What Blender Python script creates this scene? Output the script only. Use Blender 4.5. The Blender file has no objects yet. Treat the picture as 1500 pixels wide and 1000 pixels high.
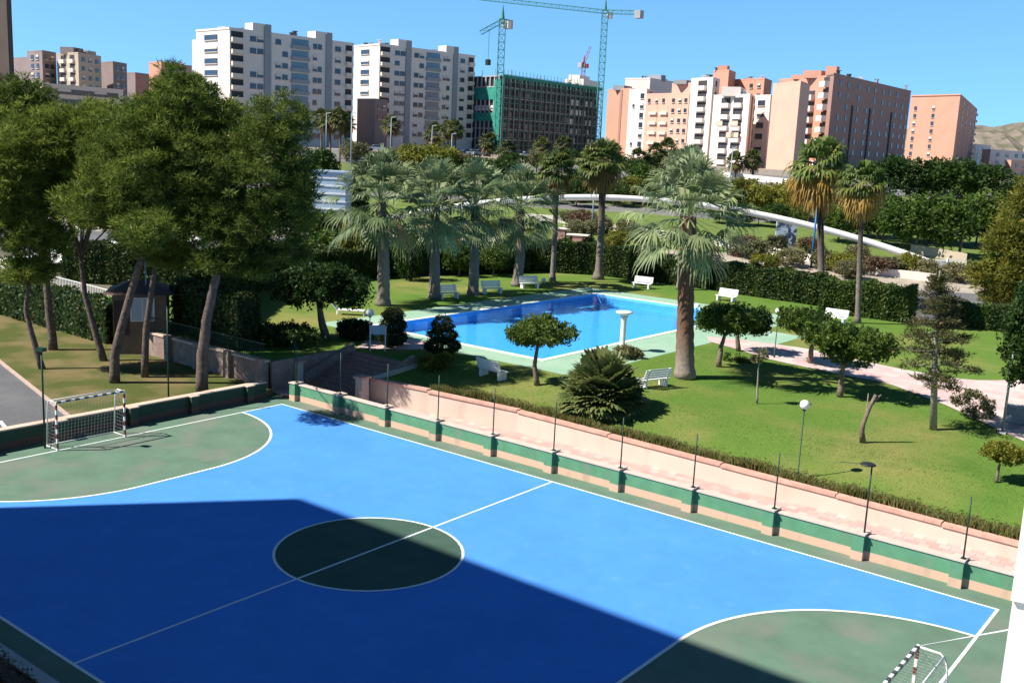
import bpy, bmesh, math, random
import numpy as np
from mathutils import Vector, Matrix
from math import sin, cos, pi, radians, atan2, hypot, tan
S = bpy.context.scene
COL = S.collection
rng = np.random.default_rng(7)
random.seed(7)

# ------------------------------------------------------------------ camera, sky, sun, exposure
CAM = dict(f=1500.09, yaw=-0.657582, pitch=0.184708, roll=0.0474804, loc=(22.3117, -21.948, 12.8462))
def cam_axes():
    y, p, r = CAM['yaw'], CAM['pitch'], CAM['roll']
    f = np.array([sin(y)*cos(p), cos(y)*cos(p), -sin(p)])
    r0 = np.array([cos(y), -sin(y), 0.0]); u0 = np.cross(r0, f)
    return cos(r)*r0 + sin(r)*u0, -sin(r)*r0 + cos(r)*u0, f
RT, UP, FW = cam_axes(); CL = np.array(CAM['loc'])
FH = np.array([sin(CAM['yaw']), cos(CAM['yaw']), 0.0])
cd = bpy.data.cameras.new('camera'); cam = bpy.data.objects.new('camera', cd); COL.objects.link(cam)
cd.sensor_width = 36.0; cd.lens = CAM['f']/1500*36; cd.clip_start = 0.1; cd.clip_end = 12000
cam.matrix_world = Matrix(((RT[0], UP[0], -FW[0], CL[0]), (RT[1], UP[1], -FW[1], CL[1]), (RT[2], UP[2], -FW[2], CL[2]), (0, 0, 0, 1)))
S.camera = cam
SUN_AZ, SUN_EL = radians(51.0), radians(46.5)            # direction the shadows fall, height of the sun
ld = bpy.data.lights.new('sun', 'SUN'); sun = bpy.data.objects.new('sun', ld); COL.objects.link(sun)
ld.energy = 4.8; ld.angle = radians(0.5); ld.color = (1.0, 0.95, 0.87)
L = Vector((cos(SUN_EL)*cos(SUN_AZ), cos(SUN_EL)*sin(SUN_AZ), -sin(SUN_EL)))
sun.rotation_euler = L.to_track_quat('-Z', 'Y').to_euler(); sun.location = (-30, -40, 60)
W = bpy.data.worlds.new('World'); S.world = W; W.use_nodes = True
nt = W.node_tree; bg = nt.nodes['Background']
sky = nt.nodes.new('ShaderNodeTexSky'); sky.sky_type = 'NISHITA'; sky.sun_disc = False
sky.sun_elevation = SUN_EL; sky.sun_rotation = atan2(-L.x, -L.y)
sky.altitude = 0; sky.air_density = 1.0; sky.dust_density = 0.0; sky.ozone_density = 3.0
# a clear dry day: the deep blue comes down almost to the horizon
stc = nt.nodes.new('ShaderNodeTexCoord'); smp = nt.nodes.new('ShaderNodeMapping'); smp.inputs['Scale'].default_value = (1, 1, .75); smp.inputs['Location'].default_value = (0, 0, .11)
nt.links.new(stc.outputs['Generated'], smp.inputs[0]); nt.links.new(smp.outputs[0], sky.inputs[0])
stn = nt.nodes.new('ShaderNodeMix'); stn.data_type = 'RGBA'; stn.blend_type = 'MULTIPLY'; stn.inputs[0].default_value = 1.0; stn.inputs[7].default_value = (.85, 1.32, 1.62, 1)
nt.links.new(sky.outputs[0], stn.inputs[6])
# upper sky dimmed further than the sky model, to cut fill and deepen shadows
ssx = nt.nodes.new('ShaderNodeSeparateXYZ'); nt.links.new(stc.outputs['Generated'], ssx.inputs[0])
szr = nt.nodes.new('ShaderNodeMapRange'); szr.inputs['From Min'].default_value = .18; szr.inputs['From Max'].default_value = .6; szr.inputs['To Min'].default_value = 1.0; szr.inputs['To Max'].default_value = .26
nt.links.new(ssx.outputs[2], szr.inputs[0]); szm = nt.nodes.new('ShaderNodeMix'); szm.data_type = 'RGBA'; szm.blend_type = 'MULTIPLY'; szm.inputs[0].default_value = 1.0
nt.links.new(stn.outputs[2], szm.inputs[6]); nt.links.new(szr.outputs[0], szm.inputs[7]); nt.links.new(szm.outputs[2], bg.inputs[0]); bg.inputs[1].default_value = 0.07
S.view_settings.view_transform = 'Standard'; S.view_settings.look = 'None'
S.view_settings.exposure = 0.85; S.view_settings.gamma = 1.0
S.render.engine = 'CYCLES'; S.cycles.max_bounces = 6; S.cycles.transparent_max_bounces = 12
S.cycles.sample_clamp_indirect = 6

# ------------------------------------------------------------------ ground heights and pixel helpers
def sm(t): t = min(1, max(0, t)); return t*t*(3-2*t)
def lerp(a, b, t): return a + (b-a)*t
POOL = (-23.6, -10.4, 23.2, 48.6)
def wall_y(x): return 14.75 + (0.17*(x+7) if x < -7 else 0)
def wall_top(x):
    if x < -7: return 1.03 + 0.03*(-7-x)
    return lerp(1.03, 0.60, min(1.2, (x+7)/23))
def garden_h(x, y):
    zp = lerp(1.5, 1.25, sm((x+6.5)/11)); z0 = wall_top(x)-0.10
    if x < -18.9: z0 = 1.45
    return lerp(z0, zp, sm((y-wall_y(x))/5.5))
def depth(x, y): return (x-CL[0])*FH[0] + (y-CL[1])*FH[1]
def terrain_h(x, y):
    s = depth(x, y)
    if s < 92: return -0.06
    if s < 108: return lerp(-0.06, 0.95, (s-92)/16)
    if s < 242: return 0.95 + (s-108)*0.075
    return 11.0 + min(0.9, (s-242)*0.002)
def in_garden(x, y):
    if y > 59.4 or x > 44 or x < -44: return False
    if x > -14: return y > wall_y(x)
    if x > -18.9: return y > 16.8
    return y > 10.9
def ground_h(x, y):
    if in_garden(x, y): return garden_h(x, y)
    if x < -18 and y < 10.9 and x > -75: return 0.3
    if x > -19 and y < 17 and depth(x, y) < 92: return 0.0
    return terrain_h(x, y)
def ray(u, v):
    d = FW*CAM['f'] + RT*(u-750) - UP*(v-500); return d/np.linalg.norm(d)
def at(u, v):
    """where the line of sight through a photograph point meets the ground"""
    d = ray(u, v); t = 8.0; st = 0.25
    while t < 900:
        p = CL + d*t
        if p[2] <= ground_h(p[0], p[1]): break
        t += st
    lo, hi = t-st, t
    for _ in range(18):
        m = (lo+hi)/2; p = CL+d*m
        if p[2] <= ground_h(p[0], p[1]): hi = m
        else: lo = m
    p = CL+d*hi; return Vector((p[0], p[1], ground_h(p[0], p[1])))
def atz(u, v, z):
    d = ray(u, v); p = CL + d*((z-CL[2])/d[2]); return Vector(p)
def atd(u, v, s):
    d = ray(u, v); p = CL + d*(s/(d@FH)); return Vector(p)
def same(u, v, b): return atd(u, v, depth(b[0], b[1]))
def col_at(u, s, z=None):
    """point of depth s whose pixel column is u, at height z or on the terrain"""
    z = terrain_h(*(CL + FH*s)[:2]) if z is None else z
    v = 220
    for _ in range(30):
        p = atd(u, v, s); v += (p.z - z)/s*1500
    return Vector((p.x, p.y, z))
def mpp(b): return depth(b[0], b[1])/1500.0

# ------------------------------------------------------------------ materials
def mat(name, col, rough=0.8, var=0.0, scale=3.0, col2=None, bump=0.0, metal=0.0, spec=0.3, detail=4.0, objrand=0.0, lo=.35, hi=.65):
    m = bpy.data.materials.new(name); m.use_nodes = True; t = m.node_tree; b = t.nodes['Principled BSDF']
    b.inputs['Roughness'].default_value = rough; b.inputs['Metallic'].default_value = metal
    b.inputs['Specular IOR Level'].default_value = spec
    c1 = (*col, 1)
    if col2 is None and var > 0: col2 = tuple(max(0, c*(1-var)) for c in col); c1 = (*[min(1, c*(1+var*.6)) for c in col], 1)
    if col2 is not None:
        tc = t.nodes.new('ShaderNodeTexCoord'); n = t.nodes.new('ShaderNodeTexNoise'); r = t.nodes.new('ShaderNodeValToRGB')
        n.inputs['Scale'].default_value = scale; n.inputs['Detail'].default_value = detail; n.inputs['Roughness'].default_value = .65
        t.links.new(tc.outputs['Object'], n.inputs['Vector']); t.links.new(n.outputs['Fac'], r.inputs[0])
        r.color_ramp.elements[0].position = lo; r.color_ramp.elements[1].position = hi
        r.color_ramp.elements[0].color = (*col2, 1); r.color_ramp.elements[1].color = c1
        t.links.new(r.outputs[0], b.inputs['Base Color'])
        if bump:
            bp = t.nodes.new('ShaderNodeBump'); bp.inputs['Strength'].default_value = bump; bp.inputs['Distance'].default_value = .05
            t.links.new(n.outputs['Fac'], bp.inputs['Height']); t.links.new(bp.outputs[0], b.inputs['Normal'])
    else: b.inputs['Base Color'].default_value = c1
    return m
def layered(m, col, scale, lo, hi, amount=1.0, detail=3.0, stretch=None):
    """adds a second noise layer of another colour over a material's base colour (stains, worn patches)"""
    t = m.node_tree; b = t.nodes['Principled BSDF']; tc = t.nodes.new('ShaderNodeTexCoord'); n = t.nodes.new('ShaderNodeTexNoise')
    n.inputs['Scale'].default_value = scale; n.inputs['Detail'].default_value = detail
    src = tc.outputs['Object']
    if stretch:
        mp = t.nodes.new('ShaderNodeMapping'); mp.inputs['Scale'].default_value = stretch; t.links.new(src, mp.inputs[0]); src = mp.outputs[0]
    t.links.new(src, n.inputs['Vector'])
    mr = t.nodes.new('ShaderNodeMapRange'); mr.inputs['From Min'].default_value = lo; mr.inputs['From Max'].default_value = hi
    mr.inputs['To Max'].default_value = amount; t.links.new(n.outputs['Fac'], mr.inputs[0])
    mx = t.nodes.new('ShaderNodeMix'); mx.data_type = 'RGBA'; t.links.new(mr.outputs[0], mx.inputs[0])
    inp = b.inputs['Base Color']
    if inp.is_linked: t.links.new(inp.links[0].from_socket, mx.inputs[6])
    else: mx.inputs[6].default_value = inp.default_value
    mx.inputs[7].default_value = (*col, 1); t.links.new(mx.outputs[2], inp); return m
def leafmat(name, a, b_, dry=(0.2, 0.13, 0.05), trans=0.35, gloss=0.25):
    """foliage: every leaf has its own shade between a and b_, and its own dryness"""
    m = bpy.data.materials.new(name); m.use_nodes = True; t = m.node_tree; b = t.nodes['Principled BSDF']; out = t.nodes['Material Output']
    at_ = t.nodes.new('ShaderNodeAttribute'); at_.attribute_name = 'leaf'
    sx = t.nodes.new('ShaderNodeSeparateXYZ'); t.links.new(at_.outputs['Vector'], sx.inputs[0])
    oi = t.nodes.new('ShaderNodeObjectInfo')
    m1 = t.nodes.new('ShaderNodeMix'); m1.data_type = 'RGBA'; m1.inputs[6].default_value = (*a, 1); m1.inputs[7].default_value = (*b_, 1)
    ad = t.nodes.new('ShaderNodeMath'); ad.operation = 'MULTIPLY_ADD'; ad.inputs[1].default_value = .35; t.links.new(oi.outputs['Random'], ad.inputs[0])
    ad.inputs[2].default_value = -.17
    ad2 = t.nodes.new('ShaderNodeMath'); ad2.operation = 'ADD'; ad2.use_clamp = True; t.links.new(ad.outputs[0], ad2.inputs[0]); t.links.new(sx.outputs[0], ad2.inputs[1])
    t.links.new(ad2.outputs[0], m1.inputs[0])
    m2 = t.nodes.new('ShaderNodeMix'); m2.data_type = 'RGBA'; t.links.new(m1.outputs[2], m2.inputs[6]); m2.inputs[7].default_value = (*dry, 1)
    t.links.new(sx.outputs[1], m2.inputs[0])
    t.links.new(m2.outputs[2], b.inputs['Base Color']); b.inputs['Roughness'].default_value = .55; b.inputs['Specular IOR Level'].default_value = gloss
    tr = t.nodes.new('ShaderNodeBsdfTranslucent'); t.links.new(m2.outputs[2], tr.inputs[0])
    ms = t.nodes.new('ShaderNodeMixShader'); ms.inputs[0].default_value = trans
    t.links.new(b.outputs[0], ms.inputs[1]); t.links.new(tr.outputs[0], ms.inputs[2]); t.links.new(ms.outputs[0], out.inputs[0]); return m
def bands_z(name, ca, cb, step, axis=2, rough=.45, off=0.0):
    """painted hoops of two colours along one axis of the object (goal posts)"""
    m = bpy.data.materials.new(name); m.use_nodes = True; t = m.node_tree; b = t.nodes['Principled BSDF']; b.inputs['Roughness'].default_value = rough
    tc = t.nodes.new('ShaderNodeTexCoord'); sx = t.nodes.new('ShaderNodeSeparateXYZ'); t.links.new(tc.outputs['Object'], sx.inputs[0])
    a = t.nodes.new('ShaderNodeMath'); a.operation = 'MULTIPLY_ADD'; a.inputs[1].default_value = 1/step; a.inputs[2].default_value = off+40; t.links.new(sx.outputs[axis], a.inputs[0])
    p = t.nodes.new('ShaderNodeMath'); p.operation = 'PINGPONG'; p.inputs[1].default_value = 1.0; t.links.new(a.outputs[0], p.inputs[0])
    g = t.nodes.new('ShaderNodeMath'); g.operation = 'GREATER_THAN'; g.inputs[1].default_value = .5; t.links.new(p.outputs[0], g.inputs[0])
    mx = t.nodes.new('ShaderNodeMix'); mx.data_type = 'RGBA'; mx.inputs[6].default_value = (*ca, 1); mx.inputs[7].default_value = (*cb, 1)
    t.links.new(g.outputs[0], mx.inputs[0]); t.links.new(mx.outputs[2], b.inputs['Base Color']); return m
def split_z(name, below, above, z, var=.12, scale=2.0, rough=.85):
    """wall paint: one colour below height z, another above, both a little blotchy"""
    m = mat(name, above, rough, var, scale); t = m.node_tree; b = t.nodes['Principled BSDF']
    src = b.inputs['Base Color'].links[0].from_socket; tc = t.nodes.new('ShaderNodeTexCoord'); sx = t.nodes.new('ShaderNodeSeparateXYZ')
    t.links.new(tc.outputs['Object'], sx.inputs[0]); g = t.nodes.new('ShaderNodeMath'); g.operation = 'GREATER_THAN'; g.inputs[1].default_value = z
    t.links.new(sx.outputs[2], g.inputs[0]); mx = t.nodes.new('ShaderNodeMix'); mx.data_type = 'RGBA'; mx.inputs[6].default_value = (*below, 1)
    t.links.new(g.outputs[0], mx.inputs[0]); t.links.new(src, mx.inputs[7]); t.links.new(mx.outputs[2], b.inputs['Base Color']); return m
def tiles(name, c1, c2, mortar, size=.5, rowh=.5, rough=.85, msize=.02, offset=.5):
    m = bpy.data.materials.new(name); m.use_nodes = True; t = m.node_tree; b = t.nodes['Principled BSDF']; b.inputs['Roughness'].default_value = rough
    tc = t.nodes.new('ShaderNodeTexCoord'); br = t.nodes.new('ShaderNodeTexBrick'); br.inputs['Scale'].default_value = 1.0
    br.inputs['Brick Width'].default_value = size; br.inputs['Row Height'].default_value = rowh; br.inputs['Mortar Size'].default_value = msize; br.offset = offset
    br.inputs['Color1'].default_value = (*c1, 1); br.inputs['Color2'].default_value = (*c2, 1); br.inputs['Mortar'].default_value = (*mortar, 1)
    t.links.new(tc.outputs['Object'], br.inputs[0]); t.links.new(br.outputs[0], b.inputs['Base Color']); return m
M = {}
M['court_blue'] = layered(layered(mat('court_blue', (.075, .27, .72), .85, .06, .7, spec=.08), (.06, .225, .63), .22, .45, .75, .6), (.17, .33, .70), 1.7, .57, .8, .30, 9)
M['court_green'] = layered(mat('court_green', (.115, .19, .135), .85, .12, .8, spec=.12), (.19, .19, .165), .3, .5, .68, .9, 6)
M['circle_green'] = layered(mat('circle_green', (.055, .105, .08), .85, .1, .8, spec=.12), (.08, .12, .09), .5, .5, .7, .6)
M['line'] = mat('court_line_paint', (.74, .78, .78), .6, .06, 3)
M['white'] = mat('white_paint', (.78, .77, .74), .5, .05, 2)
M['white_wall'] = mat('white_render', (.80, .76, .69), .85, .03, 3, bump=.05)
M['ledge'] = mat('cream_render', (.78, .70, .62), .85, .03, 3)
M['wall'] = layered(split_z('green_and_peach_wall', (.58, .39, .28), (.10, .26, .145), .30), (.20, .19, .15), 1.6, .56, .8, .55, 6, (1, 1, .25))
M['wall_shade'] = split_z('shaded_green_and_peach_wall', (.13, .07, .055), (.04, .07, .045), .30)  # the same green and peach paint, its shade put into the colours
M['coping'] = mat('pale_coping', (.62, .46, .36), .85, .15, 1.5)
M['cap'] = mat('pale_cap', (.56, .46, .39), .85, .1, 3)
M['peach'] = layered(mat('peach_render', (.58, .475, .40), .9, .05, .9, bump=.06), (.40, .29, .23), 1.1, .54, .82, .5, 6, (1, 1, .22))
M['pink'] = layered(mat('pink_coping', (.58, .34, .27), .85, .2, 3), (.45, .25, .2), 1.0, .5, .8, .7)
M['path'] = layered(tiles('pink_path_tiles', (.46, .27, .24), (.55, .44, .39), (.36, .28, .25), .4, .4), (.5, .30, .27), .5, .5, .7, .8)
M['path2'] = layered(tiles('pink_white_paving', (.52, .32, .30), (.60, .50, .46), (.45, .38, .35), .9, .9), (.55, .46, .42), .7, .45, .65, .6)
M['steps'] = mat('purple_brick_steps', (.33, .20, .17), .85, .2, 4)
M['lawn'] = layered(layered(mat('lawn', (.115, .195, .036), .95, .22, 30, bump=.25, spec=.05), (.24, .215, .075), .16, .47, .70, .9, 8), (.065, .145, .026), .38, .5, .75, .7, 6)
M['dry_lawn'] = layered(mat('dry_lawn', (.085, .10, .026), .95, .3, 20, bump=.5, spec=.1), (.18, .14, .065), .45, .42, .62, .9, 7)
M['deck'] = layered(mat('pool_deck_paint', (.27, .43, .30), .7, .08, 1.2), (.36, .47, .37), .4, .45, .7, .6)
M['pool_edge'] = mat('pool_edge_stone', (.72, .74, .70), .7, .08, 4)
M['pool_tile'] = tiles('pool_tiles', (.08, .40, .84), (.10, .44, .87), (.14, .5, .9), .3, .3, .5, .012)
M['asphalt'] = layered(mat('asphalt', (.115, .115, .12), .9, .15, 6), (.17, .165, .165), .3, .5, .7, .7)
M['road_pale'] = mat('pale_concrete', (.42, .41, .40), .9, .1, 2)
M['kerb'] = mat('kerb_stone', (.46, .34, .28), .9, .15, 4)
M['green_pole'] = mat('green_pole_paint', (.012, .045, .03), .45)
M['grey_pole'] = mat('grey_pole_paint', (.22, .27, .29), .45, .1, 6, metal=.3)
M['black'] = mat('black_paint', (.02, .022, .022), .5)
M['globe'] = mat('white_globe', (.85, .84, .80), .3)
M['netting'] = mat('net_cord', (.34, .36, .35), .8)
M['post_bands'] = bands_z('red_white_bands', (.75, .72, .68), (.15, .045, .035), .2)
M['bar_bands'] = bands_z('dark_white_bands', (.75, .74, .72), (.06, .06, .06), .2, 1)
M['bark'] = mat('grey_bark', (.20, .15, .11), .95, .35, 7, bump=.9)
M['bark_pine'] = mat('pine_bark', (.135, .10, .082), .95, .4, 5, bump=1.0)
M['bark_pale'] = mat('pale_bark', (.30, .27, .22), .95, .3, 8, bump=.6)
def palmbark(name, low, high, z0, z1):
    m = mat(name, low, .95, .25, 5, bump=.7); t = m.node_tree; b = t.nodes['Principled BSDF']; src = b.inputs['Base Color'].links[0].from_socket
    tc = t.nodes.new('ShaderNodeTexCoord'); sx = t.nodes.new('ShaderNodeSeparateXYZ'); t.links.new(tc.outputs['Object'], sx.inputs[0])
    n = t.nodes.new('ShaderNodeTexNoise'); n.inputs['Scale'].default_value = 1.2; t.links.new(tc.outputs['Object'], n.inputs[0])
    a = t.nodes.new('ShaderNodeMath'); a.operation = 'MULTIPLY_ADD'; a.inputs[1].default_value = 1.6; t.links.new(n.outputs['Fac'], a.inputs[0]); t.links.new(sx.outputs[2], a.inputs[2])
    mr = t.nodes.new('ShaderNodeMapRange'); mr.inputs['From Min'].default_value = z0+.8; mr.inputs['From Max'].default_value = z1+.8; t.links.new(a.outputs[0], mr.inputs[0])
    n2 = t.nodes.new('ShaderNodeTexNoise'); n2.inputs['Scale'].default_value = 9; t.links.new(tc.outputs['Object'], n2.inputs[0])
    hi = t.nodes.new('ShaderNodeMix'); hi.data_type = 'RGBA'; hi.inputs[6].default_value = (*[c*.55 for c in high], 1); hi.inputs[7].default_value = (*[min(1, c*1.4) for c in high], 1); t.links.new(n2.outputs['Fac'], hi.inputs[0])
    mx = t.nodes.new('ShaderNodeMix'); mx.data_type = 'RGBA'; t.links.new(mr.outputs[0], mx.inputs[0]); t.links.new(src, mx.inputs[6]); t.links.new(hi.outputs[2], mx.inputs[7])
    t.links.new(mx.outputs[2], b.inputs['Base Color']); return m
M['palm_bark'] = palmbark('palm_bark', (.27, .225, .19), (.16, .085, .055), .1, 2.6)
M['palm_bark_grey'] = palmbark('grey_palm_bark', (.20, .17, .145), (.12, .085, .06), 2.0, 5.0)
M['palm_bark_dark'] = palmbark('dark_palm_bark', (.19, .155, .13), (.08, .055, .04), 3, 7)
M['pine'] = leafmat('pine_needles', (.04, .08, .013), (.26, .31, .055), trans=.35, gloss=.1)
M['pine_dark'] = leafmat('dark_pine_needles', (.03, .062, .012), (.19, .235, .042), trans=.3, gloss=.1)
M['broad'] = leafmat('broad_leaves', (.028, .068, .011), (.125, .18, .027))
M['broad_yellow'] = leafmat('yellow_green_leaves', (.07, .095, .012), (.25, .24, .03))
M['broad_dark'] = leafmat('dark_leaves', (.012, .038, .008), (.055, .10, .016))
M['olive'] = leafmat('olive_grey_leaves', (.085, .095, .04), (.25, .23, .11))
M['rust'] = leafmat('rusty_leaves', (.09, .06, .04), (.20, .125, .07))
M['hedge'] = leafmat('hedge_leaves', (.014, .035, .008), (.065, .105, .018), trans=.2)
M['hedge_lighter'] = leafmat('clipped_hedge_leaves', (.02, .05, .009), (.075, .115, .02), trans=.2)  # leaf colours a little lighter than the other hedges
M['topiary'] = leafmat('topiary_leaves', (.008, .02, .005), (.035, .058, .012), trans=.15)
M['conifer'] = leafmat('golden_conifer', (.08, .095, .014), (.30, .28, .04))
M['araucaria'] = leafmat('sparse_conifer', (.045, .06, .022), (.15, .14, .05))
M['palm_grey'] = leafmat('grey_green_fronds', (.07, .115, .042), (.37, .43, .21), (.26, .18, .085), .3, .45)
M['palm_green'] = leafmat('green_fronds', (.045, .085, .018), (.19, .22, .05), (.26, .16, .05), .35, .4)
M['palm_gold'] = leafmat('golden_fronds', (.05, .10, .018), (.22, .27, .06), (.42, .25, .055), .35, .4)
M['palm_far'] = leafmat('far_fronds', (.04, .06, .018), (.14, .15, .04), (.2, .12, .05), .3, .3)
M['fan_palm'] = leafmat('fan_palm_leaves', (.06, .10, .026), (.25, .28, .09), (.2, .15, .05), .3, .4)
M['weeds'] = leafmat('weedy_grass', (.09, .12, .03), (.26, .26, .08), (.30, .21, .10), .45)
M['glass'] = mat('window_glass', (.035, .05, .075), .12, .3, .7, spec=.6)
M['glass_blue'] = mat('balcony_glass', (.10, .17, .22), .15, .2, .9, spec=.6)
M['recess'] = mat('shaded_opening', (.045, .045, .05), .9)  # dark colour painted as the shade inside openings and recesses; some chimneys share it
M['b_white'] = mat('white_facade', (.68, .60, .54), .9, .05, .12)
M['b_cream'] = mat('cream_facade', (.66, .56, .47), .9, .06, .12)
M['b_grey'] = mat('grey_facade', (.27, .285, .30), .8, .08, .2)
M['b_orange'] = mat('orange_brick', (.55, .28, .195), .9, .06, .15)
M['b_pink'] = mat('pink_brick', (.62, .37, .28), .9, .07, .15)
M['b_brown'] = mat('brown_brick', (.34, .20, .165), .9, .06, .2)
M['b_tan'] = mat('tan_facade', (.45, .36, .27), .9, .1, .15)
M['b_mauve'] = mat('mauve_facade', (.25, .19, .18), .9, .1, .15)
M['b_dark'] = mat('dark_brown_facade', (.075, .05, .04), .85, .1, .2)
M['concrete'] = mat('raw_concrete', (.36, .36, .36), .9, .12, .3)
M['green_net'] = mat('green_safety_net', (.03, .24, .18), .85, .25, .4)
M['crane_green'] = mat('crane_green', (.06, .24, .20), .5)
M['crane_red'] = mat('crane_red', (.45, .07, .04), .5)
M['arch'] = mat('white_arch_paint', (.80, .78, .74), .5, .04, .6)
M['roof_brown'] = tiles('brown_roof_tiles', (.10, .055, .04), (.13, .07, .05), (.06, .035, .03), .3, .25)
M['hut'] = mat('hut_render', (.20, .14, .105), .9, .1, 2)
M['stone'] = layered(mat('rough_stone', (.30, .23, .18), .95, .3, 3, bump=.8), (.24, .16, .15), .8, .45, .65, .9)
M['blue_pole'] = mat('blue_pole_paint', (.03, .14, .30), .5)
M['panel'] = mat('panel_print', (.55, .62, .70), .4, col2=(.05, .07, .12), scale=.9, lo=.48, hi=.54)
M['louvre'] = mat('pale_blue_metal', (.45, .54, .62), .4, .06, 1, metal=.2)
M['car_white'] = mat('white_car_paint', (.75, .76, .77), .25, spec=.5)
M['car_grey'] = mat('grey_car_paint', (.22, .25, .28), .25, spec=.5)
M['car_dark'] = mat('dark_car_paint', (.035, .04, .055), .25, spec=.5)
M['car_blue'] = mat('blue_car_paint', (.06, .13, .30), .25, spec=.5)
M['tyre'] = mat('tyre_rubber', (.02, .02, .02), .8)
M['hill'] = layered(mat('dry_hillside', (.20, .165, .13), .95, .25, .01), (.085, .09, .055), .03, .45, .6, .8, 8)
M['rope'] = mat('white_rope', (.70, .70, .68), .7)

# ------------------------------------------------------------------ builders
class MB:
    def __init__(s): s.v = []; s.f = []; s.sm = []
    def add(s, vs, fs, smooth=False):
        n = len(s.v); s.v += [tuple(p) for p in vs]; s.f += [tuple(i+n for i in f) for f in fs]; s.sm += [smooth]*len(fs); return s
    def box(s, c, size, rz=0.0, taper=1.0):
        a, b, h = size[0]/2, size[1]/2, size[2]/2; cz, sz = cos(rz), sin(rz); vs = []
        for z, k in ((-h, 1), (h, taper)):
            for x, y in ((-a, -b), (a, -b), (a, b), (-a, b)): vs.append((c[0]+(x*cz-y*sz)*k, c[1]+(x*sz+y*cz)*k, c[2]+z))
        return s.add(vs, [(3, 2, 1, 0), (4, 5, 6, 7), (0, 1, 5, 4), (1, 2, 6, 5), (2, 3, 7, 6), (3, 0, 4, 7)])
    def slab(s, poly, z0, z1):
        n = len(poly); z0 = z0 if hasattr(z0, '__len__') else [z0]*n; z1 = z1 if hasattr(z1, '__len__') else [z1]*n
        vs = [(p[0], p[1], z0[i]) for i, p in enumerate(poly)] + [(p[0], p[1], z1[i]) for i, p in enumerate(poly)]
        return s.add(vs, [tuple(range(n-1, -1, -1)), tuple(range(n, 2*n))] + [(i, (i+1) % n, n+(i+1) % n, n+i) for i in range(n)])
    def bar(s, p, q, w, h=None):
        h = h or w; p, q = Vector(p), Vector(q); d = (q-p).normalized(); u = Vector((0, 0, 1)) if abs(d.z) < .95 else Vector((1, 0, 0))
        a = d.cross(u).normalized()*w/2; b = a.cross(d).normalized()*h/2
        return s.add([p-a-b, p+a-b, p+a+b, p-a+b, q-a-b, q+a-b, q+a+b, q-a+b], [(0, 3, 2, 1), (4, 5, 6, 7), (0, 1, 5, 4), (1, 2, 6, 5), (2, 3, 7, 6), (3, 0, 4, 7)])
    def tube(s, pts, rad, n=8, cap=True):
        pts = [Vector(p) for p in pts]; rad = rad if hasattr(rad, '__len__') else [rad]*len(pts); vs = []; fs = []
        a = None
        for i, p in enumerate(pts):
            d = (pts[min(i+1, len(pts)-1)]-pts[max(i-1, 0)]).normalized()
            if a is None: a = d.cross(Vector((0, 0, 1)) if abs(d.z) < .9 else Vector((1, 0, 0))).normalized()
            a = (a - d*a.dot(d)).normalized(); b = d.cross(a)
            for k in range(n): t = 2*pi*k/n; vs.append(p+(a*cos(t)+b*sin(t))*rad[i])
        for i in range(len(pts)-1):
            for k in range(n): fs.append((i*n+k, i*n+(k+1) % n, (i+1)*n+(k+1) % n, (i+1)*n+k))
        s.add(vs, fs, True)
        if cap: m = len(s.v)-len(vs); s.f += [tuple(m+k for k in range(n-1, -1, -1)), tuple(m+len(vs)-n+k for k in range(n))]; s.sm += [False, False]
        return s
    def lathe(s, c, prof, n=16):
        vs = []; fs = []
        for r, z in prof:
            for k in range(n): t = 2*pi*k/n; vs.append((c[0]+r*cos(t), c[1]+r*sin(t), c[2]+z))
        for i in range(len(prof)-1):
            for k in range(n): fs.append((i*n+k, i*n+(k+1) % n, (i+1)*n+(k+1) % n, (i+1)*n+k))
        return s.add(vs, fs, True)
    def build(s, name, m, parent=None):
        """one mesh object; vertices are given in world space, the object sits at its thing's origin"""
        o0 = Vector((0, 0, 0)); q = parent
        while q is not None: o0 += q.location; q = q.parent
        me = bpy.data.meshes.new(name); me.from_pydata([tuple(Vector(v)-o0) for v in s.v], [], s.f); me.polygons.foreach_set('use_smooth', s.sm)
        me.materials.append(m); me.update(); o = bpy.data.objects.new(name, me); COL.objects.link(o)
        if parent is not None: o.parent = parent
        return o
def tag(o, label=None, cat=None, group=None, kind=None):
    if label: o['label'] = label
    if cat: o['category'] = cat
    if group: o['group'] = group
    if kind: o['kind'] = kind
    return o
def thing(name, label, cat, loc=(0, 0, 0), group=None):
    o = bpy.data.objects.new(name, None); o.empty_display_size = .3; COL.objects.link(o); o.location = loc; return tag(o, label, cat, group)
def struct(name, mb, m): return tag(mb.build(name, m), kind='structure')
def copy_tree(o, parent=None):
    c = o.copy(); COL.objects.link(c)
    if parent is not None: c.parent = parent
    for ch in list(o.children): copy_tree(ch, c)
    return c
def move(o, loc, rz=0.0, sc=None):
    o.location = loc; o.rotation_euler = (0, 0, rz)
    if sc is not None: o.scale = sc if hasattr(sc, '__len__') else (sc,)*3
    return o
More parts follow.
